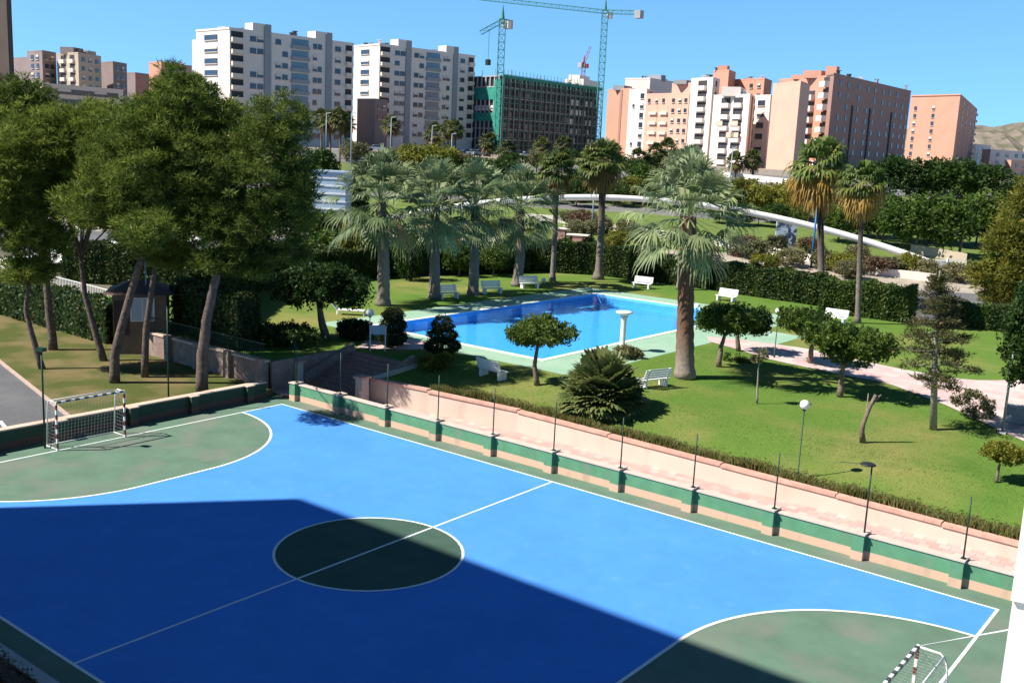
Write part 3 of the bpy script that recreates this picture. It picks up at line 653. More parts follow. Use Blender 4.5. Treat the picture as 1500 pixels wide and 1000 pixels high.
MB().slab([(c0.x+.001, c0.y+.008), (c0.x+1.4, c0.y+.27), (c0.x+1.3, c0.y+.9), (c0.x-.025, c0.y+.60)], 10.9, 12.30).build('lower_half', M['ledge'], tp)
re_ = atd(1505, 917, depth(c0.x, c0.y)+.06)
rp = MB().tube([(HL, 1.5, 2.0), Vector((HL, 1.5, 2.0)).lerp(re_, .5), Vector((HL, 1.5, 2.0)).lerp(re_, .85), re_], [.013, .007, .0025, .0012], 5).build('rope', M['rope'])
tag(rp, 'thin white rope tied from the goal to the white pillar', 'rope')

# ------------------------------------------------------------------ palms
def fan_crown(nleaf, pet, bl, nb, seed, droop=.45, emin=-70, emax=85, dryfrom=-30, wid=.075, spread=80, matname='palm_grey', pw=.9):
    """crown of fan leaves round the origin: petiole, then a fan of blades whose tips hang"""
    r = np.random.default_rng(seed); V = []; F = []; LF = []
    def quad(a, b, c, d, lf):
        n = len(V); V.extend((a, b, c, d)); F.append((n, n+1, n+2, n+3)); LF.append(lf)
    for i in range(nleaf):
        az = i*2.39996 + r.uniform(-.25, .25); t = (i+.5)/nleaf
        el = radians(lerp(emax, emin, t**pw) + r.uniform(-9, 9)); dry = 1.0 if np.degrees(el) < dryfrom+r.uniform(-12, 12) else (.15 if r.random() < .2 else 0.0)
        d = np.array([cos(el)*cos(az), cos(el)*sin(az), sin(el)]); sd = np.array([-sin(az), cos(az), 0]); nrm = np.cross(sd, d)*-1
        pl_ = pet*r.uniform(.75, 1.15)*(1.0 if dry < 1 else .75); hub = d*pl_ + np.array([0, 0, -.10*pl_*cos(el)]); sh = r.random()*.6
        a = sd*.025*pet; quad(d*.1-a, d*.1+a, hub+a*.7, hub-a*.7, (sh+.3, dry))
        roll = r.uniform(-.5, .5); s2 = sd*cos(roll)+nrm*sin(roll)
        for j in range(nb):
            an = radians(lerp(-spread, spread, j/(nb-1)))+r.uniform(-.04, .04); bd = d*cos(an)+s2*sin(an); ln_ = bl*(1-.25*abs(an)/1.5)*r.uniform(.85, 1.1)
            ws = np.cross(bd, nrm); ws /= max(1e-6, np.linalg.norm(ws)); w = ws*wid*bl*(1.0 if dry < 1 else .7)
            dr = droop*r.uniform(.7, 1.3)*(1.3 if dry == 1 else 1)
            p1 = hub+bd*ln_*.55+np.array([0, 0, -dr*ln_*.12]); p2 = hub+bd*ln_*.88+np.array([0, 0, -dr*ln_*.5]); p3 = hub+bd*ln_*.98+np.array([0, 0, -dr*ln_*1.0])
            s = (min(1, sh+.4*r.random()), dry)
            quad(hub-w*.35, hub+w*.35, p1+w, p1-w, s); quad(p1-w, p1+w, p2+w*.55, p2-w*.55, s); quad(p2-w*.55, p2+w*.55, p3+w*.08, p3-w*.08, s)
    return np_mesh('crown', np.array(V), np.array(F), np.array(LF), M[matname])
CR = {}
def crown_mesh(key):
    if key not in CR:
        k, i = key
        if k == 'grey': CR[key] = fan_crown(52, 1.3, .98, 20, 10+i, .42, -50, 88, -40, .036, 76, 'palm_grey', 1.0)
        if k == 'green': CR[key] = fan_crown(52, .8, 1.0, 15, 20+i, .4, -82, 86, -28, .085, 85, 'palm_green', .8)
        if k == 'gold': CR[key] = fan_crown(74, .85, .95, 15, 40+i, .55, -88, 86, 2, .075, 80, 'palm_gold', .72)
        if k == 'far': CR[key] = fan_crown(34, .8, 1.0, 9, 30+i, .4, -70, 86, -30, .13, 80, 'palm_far')
    return CR[key]
def palm(label, base, top, rb, rt, key, sc, bark, group, name='palm_tree', bulge=1.5, cut=0.0, seed=0):
    """base and top of the trunk, radii, crown scale in metres"""
    g = thing(name, label, 'palm tree', base, group); b, t_ = Vector(base), Vector(top); pts = []; rr = []
    r = random.Random(seed); n = 26
    off = Vector((r.uniform(-.15, .15), r.uniform(-.15, .15), 0))
    for i in range(n+1):
        t = i/n; pts.append(b.lerp(t_, t)+off*sin(pi*t)); k = lerp(rb, rt, min(1, t*1.25)**.6)*(1+(bulge-1)*max(0, 1-t*9)**2); rr.append(k*(1+(.05 if i % 2 else -.03)))
    MB().tube(pts, rr, 12).build('trunk', M[bark], g)
    c = np_obj('crown', crown_mesh(key), g, t_-b); c.scale = (sc,)*3; c.rotation_euler = (0, 0, r.uniform(0, 6.28)); return g
def palm_px(label, bu, bv, tu, tv, wpx, key, crad, bark, group=None, wt=None, **kw):
    """trunk foot and crown centre as seen in the picture; wpx = trunk width there, crad = crown radius, all in picture units"""
    b = at(bu, bv); k = mpp(b); t = same(tu, tv, b); return palm(label, b, t, wpx*k/2, (wt or wpx*.62)*k/2, key, crad*k/2.0, bark, group, **kw)
palm_px('big fan palm with thick trunk and drooping grey green fronds on the lawn', 1003, 553, 1009, 318, 30, ('grey', 0), 94, 'palm_bark', 'palms in the garden', 22, seed=1, bulge=1.18)
for i, (bu, bv, tu, tv, w, c, lab) in enumerate([
        (561, 447, 557, 296, 21, 80, 'grey green palm standing farthest left in the row beside the pool'),
        (637, 437, 638, 303, 18, 74, 'grey green palm between the first and second benches from the left, left of the bench'),
        (693, 432, 696, 302, 17, 70, 'grey green palm between the first and second white benches by the pool'),
        (757, 419, 762, 306, 16, 66, 'grey green palm just left of the third white bench by the pool')]):
    lab = ['grey green palm standing farthest left in the row beside the pool', 'grey green palm just left of the first white bench by the pool', 'grey green palm between the first and second white benches by the pool', 'grey green palm just left of the third white bench by the pool'][i]
    palm_px(lab, bu, bv, tu, tv, w, ('grey', i % 3), c, 'palm_bark_grey', 'palms in the garden', w*.78, bulge=1.25, seed=20+i)
palm_px('slim green palm right of the third white bench with pale slender trunk', 809, 412, 815, 249, 8, ('green', 0), 42, 'palm_bark_grey', 'palms in the garden', 7, seed=5)
palm_px('slim green palm with dark trunk at the far corner of the pool', 876, 409, 882, 238, 11, ('green', 1), 50, 'palm_bark_dark', 'palms in the garden', 9, seed=6, bulge=1.9)
palm_px('short palm with pale trunk partly hidden behind the big fan palm', 997, 424, 1005, 262, 11, ('grey', 1), 50, 'palm_bark_grey', 'palms in the garden', 9, seed=7)
palm_px('tall palm with golden dead fronds beside the clipped hedge', 1204, 446, 1201, 246, 11, ('gold', 0), 66, 'palm_bark_dark', 'palms in the garden', 9, seed=8)
palm_px('slimmer palm with brown dead fronds right of the golden one', 1256, 473, 1264, 272, 8, ('gold', 1), 52, 'palm_bark_dark', 'palms in the garden', 7, seed=9)
# bushy fan palm on the lawn
fpb = at(880, 600); g = thing('fan_palm_bush', 'low bushy fan palm on the lawn near the retaining wall', 'palm bush', fpb)
k = mpp(fpb); t_ = MB()
for i in range(7): a = i*.9; t_.tube([fpb+Vector((cos(a)*.25, sin(a)*.25, 0)), fpb+Vector((cos(a)*.55, sin(a)*.55, .9+.25*(i % 3)))], [.11, .07], 7)
t_.build('stems', M['bark'], g)
fm = fan_crown(95, .75, .62, 14, 77, .12, -28, 88, -60, .1, 88, 'fan_palm', .85)
for i, (dx, dy, dz, s) in enumerate([(0, 0, .75, 1.15), (.55, .2, .6, .8), (-.6, .1, .6, .85), (.1, -.5, .55, .8), (-.2, .5, .95, .8)]):
    c = np_obj('crown', fm, g, (dx, dy, dz)); c.scale = (s*62*k/1.25*.95,)*3; c.rotation_euler = (0, 0, i*1.3)

# ------------------------------------------------------------------ trees and shrubs of the garden
def px_tree(label, bu, bv, lobes, m, trunk_px, nclump, per, cr, size, cat='tree', name='tree', bark='bark', path=None, group=None, seed=0, nl=7, limb=.5, base=None, **kw):
    b = base or at(bu, bv); g = thing(name, label, cat, b, group); k = mpp(b); Lb = [lobe(*l[:4], b, l[4] if len(l) > 4 else None, l[5] if len(l) > 5 else 0.0) for l in lobes]
    top = same(*path[-1], b) if path else Vector(Lb[0][0])
    pts = [b] + ([same(u, v, b) for u, v in path[:-1]] if path else []) + [top]
    P2 = []
    for a, c in zip(pts, pts[1:]): P2 += wob(a, c, 3, .05*k*100/8, seed+len(P2))[:-1]
    P2.append(pts[-1]); r0 = trunk_px*k/2; rad = [lerp(r0*1.15, r0*.55, i/(len(P2)-1)) for i in range(len(P2))]
    limbed_trunk(g, P2, rad, Lb, M[bark], 9, limb, seed, nl); crown(g, Lb, nclump, per, cr*k, size*k, M[m], **kw); return g
GT = 'small trees of the garden'
px_tree('round headed small tree between the white bench and the fan palm bush', 787, 564, [(792, 488, 48, 19), (770, 490, 28, 15), (820, 488, 25, 14), (795, 474, 25, 11)], 'broad', 8, 240, 34, 8, 5.0, path=[(783, 535), (788, 505)], group=GT, inner=.45)
px_tree('small tree with a broad dark head right of the big fan palm', 1053, 537, [(1062, 465, 44, 20), (1045, 470, 25, 18), (1085, 468, 30, 20)], 'broad', 8, 260, 34, 8, 5, path=[(1056, 508), (1062, 488)], group=GT, inner=.4, seed=2)
px_tree('small tree with a dark head growing beside the white globe lamp path', 1082, 514, [(1098, 467, 32, 22), (1112, 472, 18, 16)], 'broad_dark', 7, 150, 34, 8, 5, path=[(1080, 492), (1085, 480)], group=GT, inner=.4, seed=3)
px_tree('low spreading tree with reddish trunk beside the garden path', 1187, 532, [(1182, 470, 42, 18), (1160, 466, 22, 14), (1205, 480, 28, 16)], 'broad', 8, 200, 34, 8, 5, path=[(1189, 508), (1186, 486)], group=GT, inner=.4, seed=4)
px_tree('spreading tree with wide flat head on the lawn below the garden path', 1230, 581, [(1245, 500, 62, 22), (1210, 488, 40, 18), (1280, 505, 36, 20), (1250, 518, 40, 14)], 'broad', 9, 330, 36, 8.5, 5.4, path=[(1233, 548), (1240, 522)], group=GT, inner=.4, seed=5)
px_tree('thin staked sapling with a small pale head on the lawn', 1109, 591, [(1113, 518, 13, 10), (1110, 526, 9, 7)], 'olive', 3, 26, 26, 5, 3.6, cat='sapling', name='sapling', bark='bark_pale', path=[(1110, 560), (1112, 530)], seed=6, nl=3)
px_tree('yellow green bush with forked stems at the right end of the lawn', 1459, 706, [(1468, 662, 30, 13), (1455, 660, 16, 10), (1485, 668, 18, 12)], 'broad_yellow', 5, 170, 30, 6, 4.2, cat='bush', name='bush', path=[(1462, 690), (1466, 672)], seed=7)
px_tree('dark spreading tree beside the steps, left of the white lounger', 478, 497, [(462, 420, 62, 26), (430, 418, 40, 26), (510, 425, 35, 26), (470, 402, 45, 18)], 'broad_dark', 12, 480, 36, 9, 5.2, path=[(470, 465), (466, 440)], group=GT, inner=.35, seed=8)
px_tree('leafy dark green tree cut by the right edge above the grey cabinet', 1530, 640, [(1495, 500, 28, 62), (1515, 470, 40, 60), (1540, 520, 45, 60)], 'broad_dark', 12, 420, 34, 9, 6, path=[(1526, 590), (1520, 540)], group=GT, seed=9)
# bare pollarded stump with a cane
sb = at(1264, 648); g = thing('stump', 'leaning bare pollarded trunk on the lawn', 'tree stump', sb)
MB().tube([sb, same(1262, 628, sb), same(1268, 612, sb), same(1274, 596, sb), same(1283, 578, sb)], [.15, .11, .085, .09, .07], 8).tube([same(1274, 596, sb), same(1285, 583, sb), same(1291, 578, sb)], [.06, .05, .03], 6).build('trunk', M['bark'], g)
MB().tube([sb, same(1272, 576, sb)], .02, 5).build('stake', M['bark_pale'], g)
# sparse layered conifer
ab = at(1367, 629); k = mpp(ab); g = thing('sparse_conifer', 'sparse layered conifer with a straight pale trunk on the lawn', 'conifer', ab)
MB().tube([ab, same(1369, 540, ab), same(1372, 460, ab), same(1377, 396, ab)], [.17, .13, .09, .02], 9).build('trunk', M['bark_pale'], g)
br = MB(); cl = []
r = random.Random(3)
for i in range(64):
    t = .28+.70*(i/64); v = lerp(629, 398, t); u = 1367+10*t; p = same(u, v, ab); a = i*2.4; ln_ = (1-t)**.75*92*k*r.uniform(.55, 1.05)
    if t < .36: ln_ *= .55
    q = p+Vector((cos(a)*ln_, sin(a)*ln_, ln_*r.uniform(-.12, .16))); br.tube([p, q], [.03, .008], 4, False)
    for s in (.45, .62, .78, .92, 1.0): c = p.lerp(q, s); cl.append((np.array(c), np.array((.30, .30, .09))*(1.35-.4*s)))
br.build('branches', M['bark_pale'], g)
crown(g, cl, 520, 26, .26, .15, M['araucaria'], inner=.1, flat=.45, needles=True, aspect=.3, dry=.1)
# golden conifer at the right edge
gb = at(1475, 470); g = thing('golden_conifer', 'large golden green conifer at the right edge of the garden', 'conifer', gb)
k = mpp(gb); Lb = [lobe(u, v, ru, rv, gb) for u, v, ru, rv in [(1505, 320, 40, 50), (1490, 380, 55, 45), (1460, 410, 38, 30), (1520, 280, 28, 30), (1475, 352, 32, 34), (1500, 430, 60, 34), (1440, 392, 20, 18), (1520, 380, 50, 70)]]
MB().tube([gb, same(1490, 400, gb), same(1515, 280, gb)], [.3, .2, .06], 9).build('trunk', M['bark'], g)
crown(g, Lb, 900, 46, 10*k, 6.0*k, M['conifer'], inner=.5, flat=.55, needles=True, aspect=.32)
# topiaries, clipped shrubs
def topiary(label, bu, bv, tiers):
    b = at(bu, bv); k = mpp(b); g = thing('topiary', label, 'topiary', b, 'tiered topiaries by the pool'); MB().tube([b, same(bu, tiers[-1][1], b)], .07, 7).build('trunk', M['bark'], g)
    Lb = [lobe(*t, b) for t in tiers]; crown(g, Lb, 420, 40, 4.0*k, 2.6*k, M['topiary'], inner=.8)
topiary('dark tiered topiary beside the steps path, the left of two', 576, 508, [(576, 494, 21, 11), (576, 476, 19, 11), (576, 462, 15, 11)])
topiary('dark tiered topiary with three round tiers, the right of two', 648, 524, [(648, 506, 27, 10), (648, 490, 22, 9), (649, 474, 16, 11)])
def shrub(label, u, v, lobes, m, n=160, cr=6, sz=4, cat='shrub', name='shrub', group=None, per=32, **kw):
    b = at(u, v); k = mpp(b); g = thing(name, label, cat, b, group); Lb = [lobe(*l, b) for l in lobes]
    MB().tube([b, b+Vector((.05, 0, lobes[0][3]*k))], [.08, .04], 6).build('trunk', M['bark'], g); crown(g, Lb, n, per, cr*k, sz*k, M[m], inner=.55, **kw); return g
shrub('low clipped dark shrub left of the left topiary', 522, 496, [(522, 482, 27, 13), (508, 482, 14, 11)], 'topiary', 200)
shrub('small yellow green shrub in the shade in front of the right topiary', 628, 540, [(634, 530, 24, 8), (650, 524, 14, 7)], 'broad_yellow', 110, 5)
shrub('small grey shrub at the foot of the pool shower', 912, 524, [(915, 516, 18, 9), (930, 520, 10, 8)], 'olive', 90, 5)
shrub('low shrub in the shade of the pine beside the stairs', 420, 505, [(420, 490, 55, 14), (380, 488, 40, 14)], 'broad_dark', 260, 6)
shrub('twiggy shrub beside the paving at the right end of the lawn', 1425, 612, [(1425, 588, 32, 18), (1405, 580, 16, 12), (1440, 600, 18, 14)], 'olive', 90, 6, 4)
shrub('small low plant under the small tree right of the big palm', 1075, 528, [(1072, 524, 18, 6), (1090, 530, 16, 6)], 'broad', 60, 4, 3.4)
# hedges
def hedge(label, p, q, z0, z1, thick, m, n, size=.16, group=None):
    p, q = Vector(p), Vector(q); d = (q-p); ln_ = d.length; ang = atan2(d.y, d.x); mid = (p+q)/2; g = thing('hedge', label, 'hedge', (mid.x, mid.y, z0), group)
    core = MB().box((mid.x, mid.y, (z0+z1)/2), (ln_-.15, thick-.2, z1-z0-.15), ang); core.build('stems', M[m], g)
    N_ = int(n); fa = rng.random(N_); X = (rng.random(N_)-.5)*ln_; Y = (rng.random(N_)-.5)*thick; Z = rng.random(N_)*(z1-z0)
    side = fa < .60; top = (fa >= .60) & (fa < .9); end = fa >= .9
    Y[side] = np.sign(rng.random(side.sum())-.35)*-thick/2; Z[top] = z1-z0; X[end] = np.sign(rng.random(end.sum())-.5)*ln_/2
    lump = .10*np.sin(X*1.7+z0)+.08*np.sin(X*4.1+1)+.05*np.sin(Z*5)
    Y[side] *= 1+lump[side]/thick; Z[top] += lump[top]*1.2
    P = np.stack([X, Y, Z], 1)+rng.normal(size=(N_, 3))*.05; c, s_ = cos(ang), sin(ang); P = np.stack([P[:, 0]*c-P[:, 1]*s_, P[:, 0]*s_+P[:, 1]*c, P[:, 2]], 1)
    V, F = leaf_faces(P, size, .6, up=.2); sh = np.clip(.5+.3*np.sin(X*2.3)+rng.normal(size=N_)*.25, 0, 1)
    np_obj('foliage', np_mesh('foliage', V, F, np.stack([sh, (rng.random(N_) < .06)*.6], 1), M[m]), g)
HG = 'tall clipped hedges behind the pool'
H_ = lambda u, v: atz(u, v, 1.5)
hedge('tall dark hedge in the shade of the grey green palms', (-40.5, 44.5, 1.5), (-36.4, 55.6, 1.5), 1.4, 4.3, 1.6, 'hedge', 12000, .2, HG)
hedge('tall hedge behind the third white bench, left of the pool corner', (-37.4, 56.6, 1.5), (-30.9, 60.4, 1.5), 1.4, 4.4, 1.6, 'hedge', 10000, .2, HG)
hedge('hedge block behind the slim palm at the pool corner', (-30.4, 60.6, 1.5), (-25.6, 60.6, 1.5), 1.4, 4.2, 1.8, 'hedge', 8000, .2, HG)
hedge('hedge behind the big fan palm, right of the white bench', (-25.2, 60.8, 1.5), (-16.4, 60.8, 1.5), 1.4, 3.9, 1.8, 'hedge', 12000, .2, HG)
hedge('hedge behind the low white bench, left of the golden palm', (-16.2, 60.4, 1.5), (-8.8, 59.8, 1.5), 1.3, 3.9, 2.0, 'hedge', 12000, .2, HG)
hedge('lighter clipped hedge behind the two tall palms', (-7.6, 56.6, 1.5), (-.9, 58.0, 1.5), 1.2, 3.9, 2.6, 'hedge_lighter', 16000, .2, HG)
hedge('hedge continuing to the right behind the sparse conifer', (.2, 60.0, 1.3), (16, 63, 1.3), 1.1, 3.0, 2.0, 'hedge', 14000, .2, HG)
hedge('long dark hedge under the pines, beyond the guard hut', (-62, 24, .3), (-46, 33, .3), .0, 3.4, 2.0, 'hedge', 16000, .22)
hedge('dark hedge between the guard hut and the garden tree', (-31, 15.5, 1.5), (-41, 27, 1.5), 1.4, 4.6, 2.0, 'hedge', 18000, .2)
hedge('dark hedge against the stone wall, right of the guard hut', (-22.5, 12.6, 1.5), (-29.6, 13.3, 1.5), 1.4, 4.3, 1.4, 'hedge', 9000, .2)
hedge('long dark hedge left of the guard hut, behind the pine lawn', (-70, 11.6, .3), (-33.6, 11.6, .3), .2, 2.7, 1.8, 'hedge', 16000, .2)
hedge('tall hedge behind the dark spreading tree', (-42, 27.5, 1.5), (-41.2, 43.5, 1.5), 1.4, 4.0, 2.0, 'hedge', 18000, .2)
# weedy fringe along the retaining wall, and grass tufts: nobody could count the blades
N_ = 26000; X = rng.uniform(-10.8, 22, N_); Y = np.array([wall_y(x) for x in X])+.34+np.abs(rng.normal(size=N_))*.5; Zb = np.array([garden_h(x, y) for x, y in zip(X, Y)])
hh = (.06+.30*rng.random(N_)**1.4)*(.5+.9*(np.sin(X*1.3)+np.sin(X*3.1+2)+2)/4); hh *= np.clip(1.35-(Y-np.array([wall_y(x) for x in X])-.3)*.8, .25, 1.4)
a = rng.uniform(0, 2*pi, N_); w_ = .028+.03*rng.random(N_); ax = np.stack([np.cos(a)*w_, np.sin(a)*w_, 0*a], 1); ln2 = np.stack([rng.normal(size=N_)*.1, rng.normal(size=N_)*.1, hh], 1); B = np.stack([X, Y, Zb], 1)
V = np.stack([B-ax, B+ax, B+ln2], 1).reshape(-1, 3)
tag(np_obj('ground_cover', np_mesh('ground_cover', V, np.arange(3*N_).reshape(N_, 3), np.stack([rng.random(N_), (rng.random(N_) < .22)*.8], 1), M['weeds'])), 'weedy grass fringe growing along the pink coping', 'grass', kind='stuff')
N_ = 170000; X = rng.uniform(-13, 20, N_); Y = 14.9+rng.random(N_)**1.5*24; ok = ~((Y > 20.6) & (X < -6.4)) & (Y > np.array([wall_y(x)+.3 for x in X])); X, Y = X[ok], Y[ok]; N_ = len(X); Zb = np.array([garden_h(x, y) for x, y in zip(X, Y)])
a = rng.uniform(0, 2*pi, N_); w_ = .012+.012*rng.random(N_); ax = np.stack([np.cos(a)*w_, np.sin(a)*w_, 0*a], 1); B = np.stack([X, Y, Zb-.005], 1); ln2 = np.stack([rng.normal(size=N_)*.03, rng.normal(size=N_)*.03, .012+.016*rng.random(N_)], 1)
V = np.stack([B-ax, B+ax, B+ln2], 1).reshape(-1, 3)
M['blades'] = leafmat('grass_blades', (.075, .15, .026), (.16, .235, .05), trans=.5)
tag(np_obj('grass', np_mesh('grass', V, np.arange(3*N_).reshape(N_, 3), np.stack([rng.random(N_), (rng.random(N_) < .08)*.6], 1), M['blades'])), 'short green grass of the garden lawn', 'grass', kind='stuff')

hedge('dry brown low hedge behind the near wall in the bottom corner', (-16, -11.75, .2), (14, -11.75, .2), .19, .62, .5, 'rust', 9000, .09)

# ------------------------------------------------------------------ pines on the left
def pine(label, bu, bv, path, lobes, trunk_px, m='pine', n=520, seed=0, per=60, base=None):
    return px_tree(label, bu, bv, lobes, m, trunk_px, int(n*1.6), per, 9.5, 7.0, cat='pine tree', name='pine_tree', bark='bark_pine', path=path, group='pines beside the court', seed=seed, nl=12, limb=.4, inner=.2, flat=.55, needles=True, aspect=.2, cvar=.3, base=base)
pine('pine with the thickest pale trunk, curving up behind the left goal', 168, 560, [(168, 520), (186, 450), (205, 385), (212, 330)], [(205, 250, 100, 66, 80), (150, 300, 70, 44), (265, 300, 72, 56), (215, 190, 80, 46), (225, 352, 60, 24), (215, 335, 50, 28, None, -5.5), (262, 232, 56, 40)], 14, n=880, seed=1)
pine('pine with a reddish trunk beside the stone wall, nearest the stairs', 296, 575, [(296, 520), (302, 470), (318, 400), (340, 330)], [(380, 255, 84, 72, 70), (408, 190, 54, 56), (300, 250, 50, 60), (330, 380, 50, 20), (340, 330, 66, 48), (408, 320, 52, 48), (370, 372, 46, 22), (438, 275, 32, 50), (428, 372, 30, 16), (360, 396, 40, 14)], 17, 'pine_dark', n=900, seed=2)
pine('pine with a slender leaning trunk left of the thickest one', 152, 528, [(138, 480), (124, 430), (118, 372)], [(100, 225, 86, 62), (60, 190, 66, 44), (150, 318, 46, 20), (125, 290, 60, 42), (140, 178, 60, 32)], 10, n=640, seed=3)
pine('pine with a crooked trunk near the car park kerb', 62, 540, [(50, 500), (38, 455), (42, 410)], [(35, 330, 54, 46), (10, 280, 60, 60), (75, 350, 30, 34), (45, 395, 40, 24), (20, 230, 50, 44)], 9, n=640, seed=4)
pine('dark pine standing behind the crooked one at the left edge', 78, 512, [(72, 460), (68, 400), (60, 330)], [(20, 150, 60, 40), (-10, 210, 60, 70), (60, 260, 60, 50)], 12, 'pine_dark', n=620, seed=5)
pine('tall pine with the highest crown, behind the thickest trunk', 212, 552, [(214, 480), (226, 400), (245, 300)], [(275, 165, 74, 50), (262, 122, 40, 28), (318, 200, 60, 54), (235, 200, 60, 50), (300, 260, 60, 50), (300, 325, 54, 34), (262, 378, 44, 18)], 10, n=820, seed=6)

# ------------------------------------------------------------------ garden furniture
def make_bench(label):
    b = thing('bench', label, 'bench', (0, 0, 0), 'white garden benches')
    se = MB()
    for i in range(4): se.box((0, -.20+.135*i, .43), (1.75, .11, .045))
    se.build('seat', M['white'], b); ba = MB()
    for i in range(4): ba.bar((-.875, .30+.04*i, .56+.125*i), (.875, .30+.04*i, .56+.125*i), .035, .105)
    ba.build('backrest', M['white'], b)
    for x in (-.68, .68): MB().slab([(x-.07, -.25), (x+.07, -.25), (x+.07, .28), (x-.07, .28)], 0, .405).bar((x, .24, .35), (x, .46, 1.0), .08, .06).build('leg', M['white'], b)
    return b
bench0 = make_bench('x')
for i, (u, v, ang, lab) in enumerate([
        (657, 437, 72, 'white slatted bench in the shade, leftmost of three facing the pool'), (721, 430, 66, 'white slatted bench in the shade, middle one of three facing the pool'),
        (776, 422, 62, 'white slatted bench in the shade, rightmost of three facing the pool'), (940, 422, 8, 'bright sunlit bench by the hedge left of the big fan palm'),
        (1063, 441, -4, 'bright sunlit bench by the hedge right of the big fan palm'), (722, 553, 172, 'white bench seen from behind, half in shade, left of the small round tree'),
        (956, 566, 252, 'white bench seen from behind beside the big fan palm trunk'), (1222, 473, 0, 'low white bench behind the spreading trees, below the golden palm')]):
    o = bench0 if i == 0 else copy_tree(bench0); p = at(u, v); move(o, p, radians(ang)); o['label'] = lab
lo = at(514, 461); g = thing('sun_lounger', 'white sun lounger on the grass behind the dark spreading tree', 'lounger', lo)
mb = MB(); kx = Vector((RT[0], RT[1], 0)).normalized(); p0 = lo-kx*.9; p1 = lo+kx*.9
mb.bar(p0+Vector((0, 0, .32)), p1+Vector((0, 0, .32)), .62, .06).build('seat', M['white'], g); MB().bar(p0+Vector((0, 0, .34)), p0-kx*.45+Vector((0, 0, .85)), .62, .05).build('backrest', M['white'], g)
for p in (p0, p1):
    for s in (-.25, .25): q = p+Vector((-kx.y*s, kx.x*s, 0)); MB().bar(q, q+Vector((0, 0, .3)), .05).build('leg', M['white'], g)
def globe_lamp(label, u, v, tv, pole='green_pole', rad=.19, lean=0):
    b = at(u, v); t = same(u+lean, tv, b); t = Vector((b.x, b.y, t.z)); g = thing('globe_lamp', label, 'garden lamp', b, 'globe lamps in the garden')
    MB().tube([b, b+Vector((0, 0, .25)), b+Vector((0, 0, .26)), t-Vector((0, 0, rad*.8))], [.055, .05, .03, .026], 8).build('pole', M[pole], g)
    MB().lathe(t, [(0, -rad*.95)]+[(rad*cos(a), rad*sin(a)) for a in np.linspace(-1.1, 1.5, 9)]+[(0, rad)], 16).build('globe', M['globe'], g)
    MB().lathe(t-Vector((0, 0, rad*1.0)), [(0, -.04), (.07, -.04), (.09, .04), (0, .05)], 10).build('collar', M[pole], g)
globe_lamp('white globe lamp on a thin dark pole at the edge of the front lawn', 1168, 700, 592)
globe_lamp('white globe lamp beside the pool, between the small dark trees', 1134, 524, 455)
globe_lamp('dull grey globe lamp near the left topiary', 541, 512, 458, rad=.22)
globe_lamp('white globe lamp at the pool edge just right of the fan palm trunk', 1019, 476, 448)
b = at(796, 415); g = thing('spotlight', 'small white round light on the grass right of the third bench', 'garden light', b)
MB().lathe(b+Vector((0, 0, .3)), [(0, -.2)]+[(.21*cos(a), .21*sin(a)) for a in np.linspace(-1.2, 1.5, 8)]+[(0, .21)], 14).build('globe', M['globe'], g); MB().tube([b, b+Vector((0, 0, .14))], .05, 7).build('base', M['black'], g)
b = at(911, 514); g = thing('pool_shower', 'white flared shower column at the near edge of the pool', 'shower', b)
MB().lathe(b, [(.0, 0), (.22, 0), (.20, .08), (.165, .3), (.155, 1.6), (.175, 1.9), (.26, 2.16), (0, 2.17)], 20).build('column', M['white'], g)
MB().lathe(b+Vector((0, 0, 2.18)), [(0, 0), (.30, .0), (.50, .10), (.50, .17), (.36, .20), (0, .20)], 22).build('head', M['white'], g)
MB().lathe(b, [(.0, .0), (.55, .0), (.55, .07), (.23, .071)], 20).build('base', M['pool_edge'], g)
b = at(553, 514); g = thing('sign_board', 'pale blank board on two thin legs at the top of the stairs', 'sign', b); k = mpp(b)
for s in (-.42, .42): MB().bar(b+kx*s, b+kx*s+Vector((0, 0, 1.35)), .05).build('leg', M['white'], g)
MB().box(b+Vector((0, 0, 1.2)), (.95, .04, .5), atan2(kx.y, kx.x)).build('board', M['louvre'], g)
b = at(1468, 634); t_ = same(1481, 545, b); g = thing('grey_post', 'tall grey metal post with a small foot at the right of the lawn', 'post', b)
MB().tube([b, Vector((b.x, b.y, t_.z+1.2))], [.06, .05], 9).build('pole', M['grey_pole'], g); MB().box(b+Vector((0, 0, .04)), (.36, .36, .08)).build('base', M['road_pale'], g)
b = at(1490, 624); g = thing('metal_cabinet', 'low grey metal cabinet on the paving at the right edge', 'cabinet', b)
MB().box(b+Vector((.3, .5, .45)), (1.9, .6, .8), .1).build('body', M['grey_pole'], g); MB().box(b+Vector((.3, .5, .88)), (2.0, .7, .05), .1).build('lid', M['road_pale'], g)
for s in (-.45, .45): MB().box(b+Vector((.3+s, .19+s*.1, .45)), (.82, .03, .66), .1).build('door', M['grey_pole'], g)
b = at(66, 656); t_ = same(66, 512, b); g = thing('court_lamp', 'dark pole with a square lamp head behind the left goal', 'lamp post', b)
MB().tube([b, Vector((b.x, b.y, t_.z))], [.045, .035], 8).build('pole', M['green_pole'], g); MB().box((b.x, b.y, t_.z), (.34, .24, .14), .3).build('lamp_head', M['green_pole'], g)
